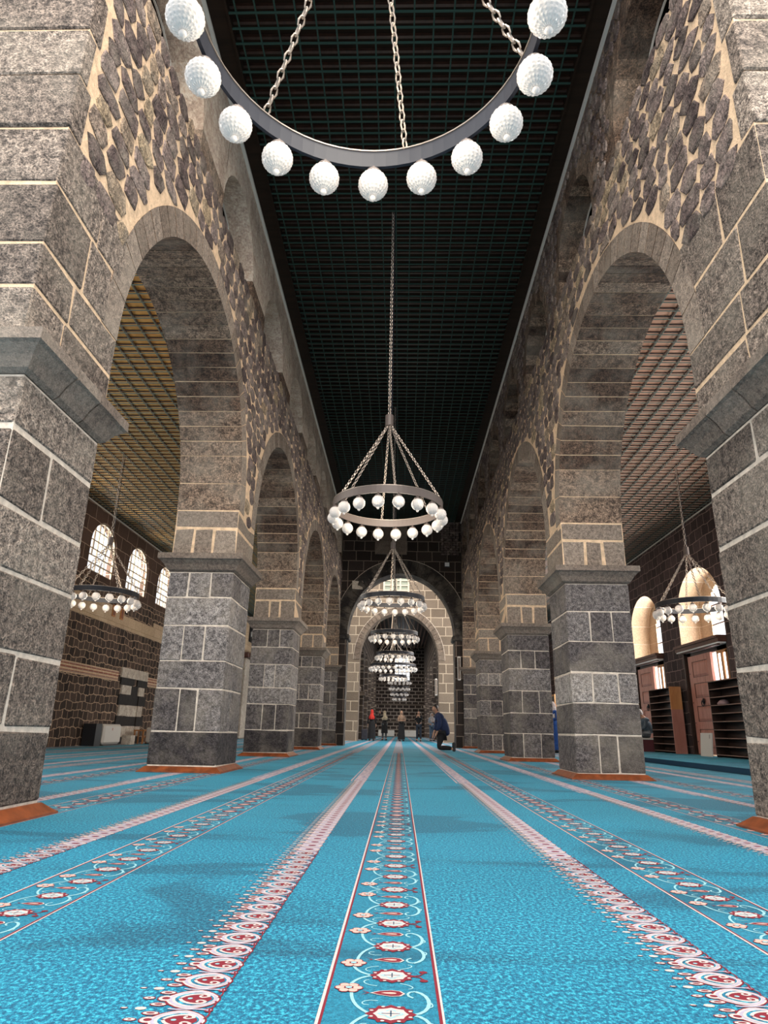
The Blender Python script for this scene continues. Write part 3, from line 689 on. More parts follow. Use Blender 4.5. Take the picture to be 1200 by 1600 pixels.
def lattice(c, n):
    root = MB(); x0, x1 = WXL-.10, WXL-.06
    def arch_z(y): 
        t = (y-c)/.90
        return 5.62+.78*math.sqrt(max(0, 1-t*t))
    # frame
    N = 24; pts_o = [(c-.90*math.cos(PI*i/N), 5.62+.78*math.sin(PI*i/N)) for i in range(N+1)]; pts_i = [(c-.85*math.cos(PI*i/N), 5.62+.73*math.sin(PI*i/N)) for i in range(N+1)]
    for i in range(N): root.prism([(x0, *pts_o[i]), (x0, *pts_o[i+1]), (x0, *pts_i[i+1]), (x0, *pts_i[i])], (.05, 0, 0))
    root.box((x0, c-.90, 4.82), (x0+.05, c-.85, 5.62)); root.box((x0, c+.85, 4.82), (x0+.05, c+.90, 5.62)); root.box((x0, c-.9, 4.82), (x0+.05, c+.9, 4.87))
    ys = [c-.85+1.70*k/6 for k in range(1, 6)]
    for k, y in enumerate(ys):
        if k % 2 == 1: root.box((x0, y-.016, 4.85), (x1, y+.016, arch_z(y)))
        else: root.box((x0, y-.016, 5.50), (x1, y+.016, arch_z(y)))
    for i, z in enumerate((5.08, 5.30, 5.50, 5.75, 6.05)):
        h = .85 if z < 5.62 else .85*math.sqrt(max(0, 1-((z-5.62)/.75)**2))
        root.box((x0, c-h, z-.016), (x1, c+h, z+.016))
    for (y, za, zb) in ((ys[0]+.05, 4.87, 5.08), (ys[2]-.05, 5.08, 5.30), (ys[4]-.05, 5.30, 5.5), (ys[2]+.08, 4.87, 5.08), (ys[0]-.03, 5.30, 5.50)): root.box((x0, y-.014, za), (x1, y+.014, zb))
    o = root.build('window_%d' % n, M['jamb_lat'], kind='structure')
    g = MB(); g.box((WXL-.085, c-.86, 4.86), (WXL-.079, c+.86, 6.38)); g.build('window_glass', M['glass'], o)
M['jamb_lat'] = plain('sandstone_lattice', (0.36, 0.29, 0.21), .8)
for n, c in enumerate(LWIN[3:9]): lattice(c, n+1)

# right outer wall: deep arched bays towards the courtyard
BAYS = [18.9+4.28*k for k in range(-3, 7)]
wr = MB(); cutwall(wr, 'X', WXR, WXR+.75, 3.0, 45, -.1, 6.85, [(c, 1.42, -.05, 3.9, 1.28) for c in BAYS], None, 0, None, 1)
wr.build('wall_right', [M['wall_right'], M['jamb_pale']], kind='structure')
b = MB(); b.box((WXR-.02, 3, 6.61), (WXR, 45, 6.645)); b.build('trim_6', M['cornice'], kind='structure')
M['bay_glass'] = M['glass']
winframes = MB()
for n, c in enumerate(BAYS):
    m = MB(); xo = WXR+.66
    # outer screen: masonry reveal with an off-centre tall window above the vestibule
    N = 20
    def az(y): 
        t = (y-c)/1.42; return 3.9+1.28*math.sqrt(max(0, 1-t*t))
    ya, yb, zsil, ztop = c-1.15, c-.15, 3.05, 4.55
    prev = c-1.42; K = 28
    for i in range(K):
        y0 = c-1.42+2.84*i/K; y1 = y0+2.84/K; ym = (y0+y1)/2
        if -1.32 < ym-c < 0.75:
            top = 4.0+.85*math.sqrt(max(0, 1-((ym-c+.285)/1.04)**2))
            m.box((xo, y0, 2.9), (xo+.08, y1, 3.12), 0); m.box((xo, y0, top), (xo+.08, y1, max(top, az(ym))), 0)
        else: m.box((xo, y0, 2.9), (xo+.08, y1, az(ym)), 0)
    for z in (3.65, 4.2): m.box((xo+.02, c-1.32, z), (xo+.05, c+.75, z+.04), 1)
    o = m.build('window_%d' % (n+20), [M['pale_bay'] if 'pale_bay' in M else M['jamb_pale'], M['door_dark']], kind='structure')
    g = MB(); g.box((xo+.03, c-1.32, 3.1), (xo+.036, c+.76, 4.88)); g.build('window_glass', M['glass'], o)
# platform along the right wall
b = MB(); b.box((5.72, 3.0, 0), (WXR, 37.9, .085), 1); b.box((5.70, 3.0, .085), (WXR, 37.9, .10), 0)
b.box((5.695, 3.0, 0), (5.72, 37.9, .098), 1)
tag(b.build('carpeted_platform', [M['carpet'], M['c_navy']]), 'low blue carpeted platform with a dark riser along the right wall', 'platform')

# ------------------------------------------------------------------ door bays
def door_bay(c, num, detail=True):
    x = WXR+.10; z0 = .10
    root = MB()    # vestibule front: frame, dark infill, canopy
    root.box((x, c-1.42, z0), (x+.06, c-.95+.35, 2.95), 1); root.box((x, c+1.10, z0), (x+.06, c+1.42, 2.95), 1); root.box((x, c-1.42, 2.78), (x+.06, c+1.42, 3.0), 1)
    for q in (-1.42, 1.36): root.box((WXR+.0, c+q, z0), (WXR+.12, c+q+.06, 2.95), 1)
    # canopy box projecting into the aisle
    root.box((x-.32, c-1.40, 2.93), (x+.3, c+1.40, 3.05), 0); root.box((x-.36, c-1.42, 3.03), (x+.3, c+1.42, 3.10), 0); root.box((x-.30, c-1.36, 2.90), (x+.1, c+1.36, 2.935), 2)
    root.box((x-.26, c-1.2, 2.87), (x-.18, c+1.2, 2.90), 0)
    fr = root.build('door_frame', [M['door_dark'], M['shelf'], M['plate']], None)
    fr.name = 'door_%d' % num; fr['kind'] = 'structure'
    # leaf
    y0, y1 = c-.35, c+1.12; zt = 2.78
    lf = MB(); lx = x-.07
    lf.box((lx, y0, z0+.03), (lx+.05, y1, zt), 0)
    st = .24
    for (ya, yb) in ((y0, y0+st), (y1-st, y1)): lf.box((lx-.02, ya, z0+.03), (lx+.01, yb, zt), 0)
    zz = [z0+.03, z0+.32, .98, 1.22, 1.98-.1, 2.02, 2.62, zt]
    rails = [(z0+.03, .30), (.78, .98), (1.40, 1.62), (2.02, 2.18), (2.62, zt)]
    for a, d in rails: lf.box((lx-.019, y0+st, a), (lx+.01, y1-st, d), 0)
    for (a, d) in zip([r_[1] for r_ in rails[:-1]], [r_[0] for r_ in rails[1:]]):
        m1 = .045
        v = [(lx-.002, y0+st+.012, a+.012), (lx-.002, y1-st-.012, a+.012), (lx-.002, y1-st-.012, d-.012), (lx-.002, y0+st+.012, d-.012)]
        v2 = [(lx-.022, y0+st+m1+.03, a+m1+.03), (lx-.022, y1-st-m1-.03, a+m1+.03), (lx-.022, y1-st-m1-.03, d-m1-.03), (lx-.022, y0+st+m1+.03, d-m1-.03)]
        lf.add(v+v2, [(0, 1, 5, 4), (1, 2, 6, 5), (2, 3, 7, 6), (3, 0, 4, 7), (4, 5, 6, 7)], 0)
        for e in ((y0+st, y0+st+.014), (y1-st-.014, y1-st)): lf.box((lx-.012, e[0], a), (lx, e[1], d), 1)
        for e in ((a, a+.014), (d-.014, d)): lf.box((lx-.012, y0+st, e[0]), (lx, y1-st, e[1]), 1)
    dl = lf.build('door_leaf', [M['door'], M['door_dark']], fr)
    kn = MB(); kc = (lx-.03, (y0+y1)/2-.02, 1.52)
    kn.lathe([(0.001, 0), (.075, 0), (.085, .012), (.05, .025), (.03, .04), (.001, .045)], (0, 0, 0), 14)
    for a in range(16):
        t0, t1 = 2*PI*a/16, 2*PI*(a+1)/16
        kn.tube((-.06+.075*math.cos(t0), .075*math.sin(t0), .035), (-.06+.075*math.cos(t1), .075*math.sin(t1), .035), .014, n=6)
    ko = kn.build('door_knocker', M['iron'], dl, smooth=True); ko.location = kc; ko.rotation_euler = (0, R(-90), 0)
    for z in (.45, .95, 1.5, 2.3):
        s_ = MB(); s_.lathe([(.001, 0), (.016, 0), (.013, .010), (.001, .014)], (0, 0, 0), 10); q = s_.build('door_stud', M['iron'], dl); q.location = (lx-.022, y1-.06, z); q.rotation_euler = (0, R(-90), 0)
    # side light: glazed strip with orange frame nearer the camera
    sl = MB(); ya, yb = c-1.20, c-.62
    for (p, q, r_, t) in ((ya, ya+.08, 1.55, 2.75), (yb-.05, yb, 1.55, 2.75), (ya, yb, 1.50, 1.58), (ya, yb, 1.98, 2.03), (ya, yb, 2.70, 2.78)): sl.box((x-.04, p, r_), (x+.02, q, t), 0)
    sl.box((x-.05, (ya+yb)/2-.07, 1.55), (x+.0, (ya+yb)/2+.05, 2.75), 0)
    so = sl.build('side_light', [M['orange_wood']], fr)
    g = MB(); g.box((x-.02, ya+.04, 1.55), (x-.014, yb-.03, 2.75)); g.build('side_light_glass', M['glow_glass'], fr)
def glowglass():
    m, nt, b_ = newmat('glowing_daylight_glass'); b_.inputs['Base Color'].default_value = (.9, .9, .9, 1); b_.inputs['Emission Color'].default_value = (1, .97, .95, 1); b_.inputs['Emission Strength'].default_value = 2.2  # emission put into the pane in place of daylight behind it
    return m
M['glow_glass'] = glowglass()
for n, c in enumerate(BAYS[3:6]): door_bay(c, n+1)
# remaining bays: plain dark timber screens
for n, c in enumerate(BAYS):
    if n in (3, 4, 5): continue
    b = MB(); b.box((WXR+.1, c-1.42, .1), (WXR+.16, c+1.42, 3.0)); b.build('door_%d' % (n+10), M['door_dark'], kind='structure')

# ------------------------------------------------------------------ furniture on the platform
def shelf_unit(x0, y0, y1, h, label, side):
    z0 = .10; d = .33; root = empty('shoe_shelf', (x0, (y0+y1)/2, z0), label, 'shelf unit', 'tall dark shoe shelves by the right wall')
    oy = (y0+y1)/2; t = .022
    m = MB(); m.box((.0, y0-oy, 0), (.015, y1-oy, h)); 
    m2 = MB(); m2.box((d-.012, y0-oy, 0), (d, y1-oy, h)); m2.build('back_panel', M['shelf'], root)
    for (ya, nm) in ((y1-oy-t, 'side_panel'),):
        m = MB(); m.box((0, ya, 0), (d, ya+t, h)); m.build('side_panel', M['shelf'], root)
    m = MB()
    if side: 
        m.box((-.01, y0-oy-.03, 0), (d, y0-oy, h*.66), 1); m.box((-.01, y0-oy-.03, h*.66), (d, y0-oy, h+.02), 0)
        m.build('side_panel', [M['orange_wood'], M['pink_wood']], root, label='side panel faded pink below and orange above')
    else: m.box((0, y0-oy, 0), (d, y0-oy+t, h)); m.build('side_panel', M['shelf'], root)
    n = 9
    for k in range(n+1):
        z = .05+(h-.07)*k/n
        m = MB(); m.box((.004, y0-oy+t, z), (d-.012, y1-oy-t, z+t), 0); m.box((.0, y0-oy+t, z), (.004, y1-oy-t, z+t), 1)
        m.build('shelf_board', [M['shelf'], M['shelf_edge']], root)
    return root
M['shelf_edge'] = plain('worn_shelf_edge', (0.22, 0.13, 0.10), .6)
shelf_unit(7.98, 20.55, 22.25, 1.86, 'dark shoe shelf with an orange and pink end panel, left of the near door', True)
shelf_unit(7.98, 16.30, 17.95, 1.84, 'dark shoe shelf right of the near door, partly behind the nearest right pier', False)
# crumpled pale cap left on a shelf
b = MB(); n = 16; prof = [(.001, 0), (.12, 0), (.135, .03), (.125, .07), (.09, .105), (.04, .12), (.001, .122)]
b.lathe(prof, (0, 0, 0), n)
b.v = [(x*(1+.12*math.sin(5*math.atan2(y, x)+z*30)), y*(1.25+.1*math.sin(9*x*10)), z*(1+.15*math.sin(14*y+3))) for x, y, z in b.v]
tag(b.build('crumpled_cap', plain('faded_rose_cloth', (.36, .24, .25), .9), loc=(8.14, 17.55, .10+.05+(1.84-.07)*6/9+.024), smooth=True), 'crumpled greyish pink cap lying on the near shoe shelf', 'cap')
# white board leaning in front of the door
b = MB(); b.box((0, 0, 0), (.03, .66, .58)); o = b.build('white_board', M['white_unit'], loc=(7.92, 18.10, .101)); o.rotation_euler = (0, R(6), 0)
tag(o, 'plain white board standing on edge against the near reddish door', 'board')
q = MB(); q.box((-.002, .08, .44), (.001, .15, .54)); q.build('sticker', plain('grey_sticker', (.45, .40, .38), .6), o)
# bench with carved lattice front
br = empty('low_bench', (7.80, 23.2, .10), 'dark red low bench with small cut-out crosses in its front panel', 'bench')
b = MB(); b.box((-.25, -.85, .36), (.35, .85, .41)); b.build('seat', M['white_unit'], br)
b = MB()
b.box((-.24, -.83, .0), (-.20, .83, .36)); b.box((.3, -.83, 0), (.34, .83, .36)); b.box((-.24, -.83, 0), (.34, -.79, .36)); b.box((-.24, .79, 0), (.34, .83, .36)); b.build('body', plain('oxblood_wood', (.13, .025, .03), .5), br)
for k in range(3):
    cy = -.5+.5*k; b = MB()
    b.box((-.246, cy-.018, .13), (-.241, cy+.018, .27)); b.box((-.246, cy-.07, .182), (-.241, cy+.07, .218))
    b.build('cut_out', M['c_white'], br)

# ------------------------------------------------------------------ left wall fittings
M['ring_soot'] = plain('black_basalt_stripe', (.022, .018, .016), .8, var=.3)
nb = MB()      # striped prayer niche
y0, y1 = 21.75, 24.05; yc = 23.0; xw = WXL
def nbk(ya, yb, za, zb, dark): nb.box((xw+.0, ya, za), (xw+.05, yb, zb), 1 if dark else 0, random.uniform(.2, .9))
rows = [(0, .22, 1), (.22, .55, 0), (.55, .85, 1), (.85, 1.20, 0), (1.20, 1.52, 1), (1.52, 1.82, 0), (1.82, 2.05, 1), (2.05, 2.36, 0)]
for k, (za, zb, dk) in enumerate(rows):
    hw = .42 if za < 1.5 else (.34 if za < 1.8 else (.15 if za < 2.0 else 0))
    if hw:
        nbk(y0+(.15 if k % 2 else 0), yc-hw, za+.01, zb-.01, dk); nbk(yc+hw, y1-(.2 if k % 2 else 0), za+.01, zb-.01, dk)
    else:
        for j in range(5): nbk(y0+(y1-y0)*j/5, y0+(y1-y0)*(j+1)/5-.01, za, zb, dk)
for k, (za, zb, dk) in enumerate(rows[:6]):      # recessed half-round back of the niche with its own stripes
    for j in range(8):
        t0, t1 = PI*j/8, PI*(j+1)/8; f = lambda t, z: (xw+.045-.30*math.sin(t)*0+.0, 0, z)
        p = [(xw+.004+.012*(1-math.sin(t)), yc-.42*math.cos(t)) for t in (t0, t1)]
        nb.add([(p[0][0], p[0][1], za), (p[1][0], p[1][1], za), (p[1][0], p[1][1], zb), (p[0][0], p[0][1], zb)], [(0, 1, 2, 3)], 1 if (1-dk if k in (0, 5) else dk) else 0, .6)
no = nb.build('prayer_niche', [M['pale_block'], M['ring_soot']], kind='structure'); no.name = 'wall_left_niche'
def ac_unit(loc, rz, label, w_=1.15, h_=.62):
    root = empty('floor_heater', loc, label, 'heater', 'white floor-standing heaters', rz)
    b = MB(); b.cbox((-w_/2, -.13, .03), (w_/2, .13, h_), .035, 0, .5, 0); b.build('casing', M['white_unit'], root)
    b = MB(); b.box((-w_/2+.02, -.12, 0), (w_/2-.02, .12, .03)); b.build('plinth', M['dark_unit'], root)
    b = MB()
    for k in range(7): b.box((-w_/2+.1, -.09+.025*k, h_-.004), (w_/2-.1, -.08+.025*k, h_+.003))
    b.build('grille', M['dark_unit'], root)
    b = MB(); b.box((-.1, -.134, h_-.18), (-.04, -.129, h_-.11)); b.build('label_plate', M['c_pink'], root)
    return root
ac_unit((WXL+.30, 20.75, 0), R(90), 'white floor heater by the left wall, with a dark gap at its side', 1.25, .60)
b = MB(); b.box((WXL+.05, 19.55, 0), (WXL+.42, 19.95, .6)); tag(b.build('black_cabinet', M['dark_unit']), 'narrow black box beside the white heater at the left wall', 'box')
ac_unit((WXL+.9, 23.4, 0), R(72), 'white panel heater standing right of the striped niche, cut by the second left pier', 1.1, .52)
st = empty('wooden_stool', (WXL+.45, 22.95, 0), 'small orange wooden stool standing in front of the striped niche', 'stool')
b = MB(); b.box((-.17, -.2, .40), (.17, .2, .44)); b.build('seat', M['orange_wood'], st)
for sx in (-.14, .14):
    for sy in (-.17, .17): b = MB(); b.box((sx-.02, sy-.02, 0), (sx+.02, sy+.02, .40)); b.build('leg', M['orange_wood'], st)
b = MB(); b.box((.12, -.17, .2), (.16, .17, .24)); b.build('stretcher', M['orange_wood'], st)
b = MB(); b.cbox((WXL+.3, 21.75, 0), (WXL+.6, 22.1, .28), .01, 0, .5); tag(b.build('cream_box', M['pale_block']), 'small cream box on the carpet left of the wooden stool', 'box')
# two rust-coloured vents in the cream band
for k in range(2):
    b = MB(); ya = 19.9+k*.55; ya = 20.35+k*.62
    b.box((0, 0, 0), (.03, .22, .36)); o = b.build('wall_vent', M['orange_wood'], loc=(WXL+.031, ya, 3.78)); tag(o, ('left' if k == 0 else 'right')+' one of the two small rust-orange plates above the cream band', 'vent', 'rust-orange plates on the left wall')
    b = MB(); b.box((.03, .03, .04), (.034, .19, .32)); b.build('panel', M['trim'], o)
# tall cream stone portal farther along the left wall
pr = empty('cream_portal', (WXL+.25, 38.2, 0), 'tall cream carved stone portal far along the left wall, between the piers', 'portal')
b = MB(); b.cbox((-.2, -1.4, 0), (.35, 1.6, 4.2), .04, 0, .7); b.build('pilaster', M['pale_block'], pr)
b = MB(); b.cbox((-.2, -1.6, 4.2), (.5, 1.8, 4.5), .05, 0, .3); b.build('cornice', M['door_dark'], pr)
b = MB(); b.cbox((-.2, -1.3, 4.5), (.25, 1.5, 6.6), .1, 0, .9); b.build('crown', M['cream'], pr)
bn = MB(); bn.box((.27, -.9, 5.15), (.31, 1.1, 6.1)); o = bn.build('inscription_board', M['dark_unit'], pr, label='dark board with pale calligraphy')
b = MB(); random.seed(5)
for k in range(14):
    yy = -.75+.125*k; zz = 5.15+random.uniform(.3, .5)
    for j in range(5): b.tube((.312, yy+.03*j, zz+.15*math.sin(j*1.3+k)), (.312, yy+.03*(j+1), zz+.15*math.sin((j+1)*1.3+k)), .012, n=4)
b.build('lettering', M['white_unit'], o)

# ------------------------------------------------------------------ cross walls and the crossing
def crosswall(name, y, th, x0, x1, zt, mat, hw, sp, rise, ringmat, rd, xc=0.0, extra=()):
    mb = MB(); cutwall(mb, 'Y', y, y+th, x0, x1, -.02, zt, [(xc, hw, -.02, sp, rise)] + list(extra), None, 0, None, 1)
    n = 29
    for j in range(n):
        a0, a1 = PI*j/n+.004, PI*(j+1)/n-.004
        vs = []
        for d in (-.03, .01):
            for (a, r_) in ((a0, .0), (a1, .0), (a1, rd), (a0, rd)): vs.append((xc-(hw+r_)*math.cos(a), y+d, sp+(rise+r_)*math.sin(a)))
        mb.add(vs, [(0, 1, 2, 3), (0, 4, 5, 1), (3, 2, 6, 7), (0, 3, 7, 4), (1, 5, 6, 2)], 1, random.uniform(.1, .8))
    for k in range(2):       # narrow pale joint line round the ring
        pass
    for i in range(48):
        a0, a1 = PI*i/48, PI*(i+1)/48
        q = [(xc-(hw+rd+e)*math.cos(a), sp+(rise+rd+e)*math.sin(a)) for a, e in ((a0, 0), (a1, 0), (a1, .025), (a0, .025))]
        mb.prism([(p, y-.012, z) for p, z in q], (0, .014, 0), 2)
    return mb.build(name, [mat, ringmat, M['mortar_pale']], kind='structure')
M['ring_dark'] = stone('dark_ring_stone', [(0, (.014, .012, .012)), (1, (.042, .034, .030))], .4, 50, .4)
M['ring_brown'] = stone('brown_ring_stone', [(0, (.12, .09, .07)), (1, (.20, .155, .12))], .4, 50, .4)
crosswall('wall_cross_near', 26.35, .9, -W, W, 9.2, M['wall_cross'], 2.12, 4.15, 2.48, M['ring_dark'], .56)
for s_, nm in ((-1, 'corbel'), (1, 'corbel')):
    b = MB(); b.cbox((min(s_*2.02, s_*2.42), 26.25, 3.95), (max(s_*2.02, s_*2.42), 27.3, 4.15), .04, 0, .2); b.build('trim_%d' % (7 if s_ < 0 else 8), M['ring_dark'], kind='structure')
b = MB()
for i in range(2):
    for j in range(2): b.cbox((-1.10+.66*i+.008, 26.30, 7.42+.6*j), (-.44+.66*i-.008, 26.36, 8.02+.6*j-.012), .006, 0, .3+.2*i)
b.build('trim_9', M['capital'], kind='structure')
b = MB()
for i in range(6):
    for j in range(14):
        z = 7.42+.1*j; x = 1.62+.12*i+random.uniform(-.02, .02)
        b.cbox((x, 26.31, z+.008), (x+.105, 26.36, z+.09), .01, 0, random.random()*.6, .006)
b.build('trim_10', M['rubble'], kind='structure')
b = MB(); b.cbox((-2.0, 26.315, 5.95), (-1.55, 26.36, 6.30), .01, 0, .9, .02); b.build('trim_11', M['pale_block'], kind='structure')
lb = empty('floodlight', (1.84, 26.26, 7.0), 'small square white floodlight on the dark wall above the arch', 'lamp')
b = MB(); b.cbox((-.11, -.05, -.1), (.11, .03, .1), .012, 0, .5, 0); b.build('housing', M['dark_unit'], lb)
b = MB(); b.box((-.09, -.056, -.08), (.09, -.05, .08)); b.build('lens', M['lens'] if 'lens' in M else M['plate'], lb)
b = MB(); b.tube((0, .03, 0), (0, .12, 0), .02); b.build('bracket', M['iron'], lb)
# far side of the crossing, lit from above
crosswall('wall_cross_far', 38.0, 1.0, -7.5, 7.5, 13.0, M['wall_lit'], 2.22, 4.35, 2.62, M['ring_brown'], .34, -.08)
# side walls and closing pieces of the crossing
for s_ in (-1, 1):
    b = MB(); b.box((min(s_*3.4, s_*3.6), 27.2, 7.0), (max(s_*3.4, s_*3.6), 38.0, 13.0)); b.build('wall_left_crossing' if s_ < 0 else 'wall_right_crossing', M['arc_far'], kind='structure')
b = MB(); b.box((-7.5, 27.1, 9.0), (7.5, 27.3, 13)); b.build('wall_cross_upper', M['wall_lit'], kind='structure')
# latticed window high on the far side of the crossing
wf = MB(); xa, xb, za, zb = -1.0, .42, 8.0, 9.75
M['lat_white'] = plain('ivory_lattice', (.62, .54, .42), .7)
for k in range(4): wf.box((xa+(xb-xa)*k/3-.05, 37.90, za), (xa+(xb-xa)*k/3+.05, 37.97, zb), 0)
wf.box(((xa+xb)/2-.05, 37.89, za), ((xa+xb)/2+.05, 37.97, zb), 0)
for k in range(7): wf.box((xa, 37.92, za+(zb-za)*k/6-.035), (xb, 37.97, za+(zb-za)*k/6+.035), 0)
wo = wf.build('window_50', M['lat_white'], kind='structure')
b = MB(); b.box((xa, 37.965, za), (xb, 37.995, zb)); b.build('window_panes', plain('grey_green_glass', (.30, .34, .28), .2), wo)
b = MB(); b.box((1.95, 37.93, 8.1), (2.6, 37.99, 8.5)); b.build('trim_12', M['pale_block'], kind='structure')

# ------------------------------------------------------------------ second nave beyond the crossing
for s_ in (-1, 1):
    mb = MB(); f0, f1 = s_*2.42, s_*3.3
    cutwall(mb, 'X', f0, f1, 39.0, 70.0, -.02, 9.0, [(42.6+5.7*k, 2.25, -.02, 3.6, 2.3) for k in range(5)], None, 0, None, 0)
    for k in range(6):
        y = 39.75+5.7*k; mb.box((min(s_*2.30, s_*3.4), y-.72, 2.7), (max(s_*2.30, s_*3.4), y+.72, 2.95))
    mb.build('wall_left_far_arcade' if s_ < 0 else 'wall_right_far_arcade', M['arc_far'], kind='structure')
mb = MB(); cutwall(mb, 'Y', 70, 70.6, -9, 9, -.02, 9.2, [(.20, .78, 5.35, 7.5, .55)], None, 0, None, 0); mb.build('wall_far_end', M['wall_far'], kind='structure')
b = MB()
for z in (1.35, 3.0, 5.0): b.box((-2.4, 69.93, z), (2.4, 69.99, z+.16))
b.build('trim_13', M['vouss_face'], kind='structure')
wf = MB()
for k in range(5): wf.box((-.58+1.56*k/4-.03, 70.1, 5.35), (-.58+1.56*k/4+.03, 70.16, 7.9))
for k in range(6): wf.box((-.58, 70.1, 5.35+.48*k-.03), (.98, 70.16, 5.35+.48*k+.03))
wo = wf.build('window_51', M['lat_white'], kind='structure')
b = MB(); b.box((-.58, 70.2, 5.3), (.98, 70.22, 8.05)); b.build('window_glass', M['glass'], wo)
b = MB(); x = -2.4
b.box((-2.45, 39, 8.9), (2.45, 70, 9.0), 0)
while x < 2.4: b.box((x, 39, 8.70), (x+.10, 70, 8.9), 1); x += .34
b.build('ceiling_far_nave', [M['shelf'], M['ceil_right']], kind='structure')
for s_ in (-1, 1):
    b = MB(); b.box((min(s_*3.3, s_*9), 45, 6.7), (max(s_*3.3, s_*9), 71, 6.8)); b.build('ceiling_far_left_aisle' if s_ < 0 else 'ceiling_far_right_aisle', M['shelf'], kind='structure')
    b = MB(); b.box((s_*9.0-.1, 45, 0), (s_*9.0+.1, 71, 6.8)); b.build('wall_left_far' if s_ < 0 else 'wall_right_far', M['arc_far'], kind='structure')
for k, (x, lb_) in enumerate(((-1.25, 'white heater at the foot of the far end wall, left one'), (.95, 'white heater at the foot of the far end wall, right one'))):
    ac_unit((x, 66.0, 0), 0, lb_, 1.5, .62)
for k, (x, y, z, l_) in enumerate(((2.36, 27.0, 2.9, 'slim white column loudspeaker on the farthest right pier'), (2.08, 37.85, 2.9, 'slim white column loudspeaker on the right jamb of the far arch'))):
    o = empty('column_loudspeaker', (x-.10, y-.75 if k == 0 else y, z), l_, 'loudspeaker')
    b = MB(); b.cbox((-.06, -.06, -.45), (.06, .04, .45), .015, 0, .5, 0); b.build('cabinet', M['white_unit'], o)
    b = MB(); b.box((-.045, -.064, -.4), (.045, -.06, .4)); b.build('grille', M['capital'], o)

# ------------------------------------------------------------------ chandeliers
def link_chain(mb, p0, p1, ln=.055, wr=.0055, wd=.030):
    p0 = Vector(p0); p1 = Vector(p1); d = p1-p0; L = d.length; d.normalize(); a = d.orthogonal().normalized(); b_ = d.cross(a)
    n = max(1, int(L/(ln*.78))); st_ = L/n
    for i in range(n):
        c = p0+d*(st_*(i+.5)); ax = a if i % 2 else b_; nr = b_ if i % 2 else a
        K = 8; ring = [c+d*(ln/2*math.cos(2*PI*k/K))+ax*(wd/2*math.sin(2*PI*k/K)) for k in range(K)]
        vs = []; fs = []
        for k in range(K):
            o = (ring[k]-c).normalized()
            for (u, v) in ((1, 0), (0, 1), (-1, 0), (0, -1)): vs.append(ring[k]+o*wr*u+nr*wr*v)
        for k in range(K):
            for q in range(4): fs.append((4*k+q, 4*k+(q+1) % 4, 4*((k+1) % K)+(q+1) % 4, 4*((k+1) % K)+q))
        mb.add(vs, fs)
def ring_mesh(rad, h, th, mi=0, z=0, n=72):
    mb = MB(); prof = [(rad, z), (rad, z+h), (rad-th, z+h), (rad-th, z)]
    vs = []; fs = []
    for r_, zz in prof:
        for i in range(n): vs.append((r_*math.cos(2*PI*i/n), r_*math.sin(2*PI*i/n), zz))
    for k in range(4):
        for i in range(n): fs.append((k*n+i, k*n+(i+1) % n, ((k+1) % 4)*n+(i+1) % n, ((k+1) % 4)*n+i))
    mb.add(vs, fs); return mb
GL = {}
def globe_meshes(rad, hi):
    """faceted ball with diamond facets, metal cap and a bottom knob"""
    key = (rad, hi)
    if key in GL: return GL[key]
    mb = MB(); nu, nv = (40, 26) if hi else (12, 8)
    vs = [(0, 0, -rad)]; fs = []
    for j in range(1, nv):
        ph = -PI/2+PI*j/nv
        for i in range(nu):
            a = 2*PI*(i+(.5 if j % 2 else 0))/nu; rr = rad*(1.0 + (0.035 if hi and i % 2 == 0 and j % 2 == 0 else 0)); vs.append((rr*math.cos(ph)*math.cos(a), rr*math.cos(ph)*math.sin(a), rr*math.sin(ph)))
    vs.append((0, 0, rad)); T_ = len(vs)-1
    for j in range(nv-2):
        for i in range(nu):
            a = 1+j*nu+i; a2 = 1+j*nu+(i+1) % nu; b1 = 1+(j+1)*nu+i; b2 = 1+(j+1)*nu+(i+1) % nu
            if (j+1) % 2: fs += [(a, a2, b2), (a, b2, b1)]
            else: fs += [(a, a2, b1), (a2, b2, b1)]
    for i in range(nu): fs.append((0, 1+(i+1) % nu, 1+i)); fs.append((T_, 1+(nv-2)*nu+i, 1+(nv-2)*nu+(i+1) % nu))
    mb.add(vs, fs)
    g = mb.build('globe', M['globe'], smooth=not hi)
    c = MB(); c.lathe([(.001, .045+rad), (.012, .045+rad), (.014, rad+.014), (.040, rad+.010), (.046, rad-.004), (.044, rad-.022)], n=16 if hi else 8, capped=False); cap = c.build('globe_cap', M['iron_brown'], smooth=True)
    k = MB(); k.lathe([(.001, -rad-.028), (.012, -rad-.024), (.018, -rad-.012), (.014, -rad+.004), (.001, -rad+.01)], n=10, capped=False); kn = k.build('globe_knob', M['globe'], smooth=True)
    r_ = (g.data, cap.data, kn.data)
    for o in (g, cap, kn): bpy.data.objects.remove(o)
    GL[key] = r_; return r_
GB = MB(); GB.box((-3.4, 33.2, 12.9), (3.4, 33.4, 13.0)); GB.box((-3.4, 27.95, 12.9), (3.4, 28.15, 13.0)); GB.box((-.12, 27.3, 13.0), (.12, 38.0, 13.1)); GB.build('trim_14', M['shelf'], kind='structure')
def child(name, me, parent, loc=(0, 0, 0)):
    o = bpy.data.objects.new(name, me); col.objects.link(o); o.parent = parent; o.location = loc; return o
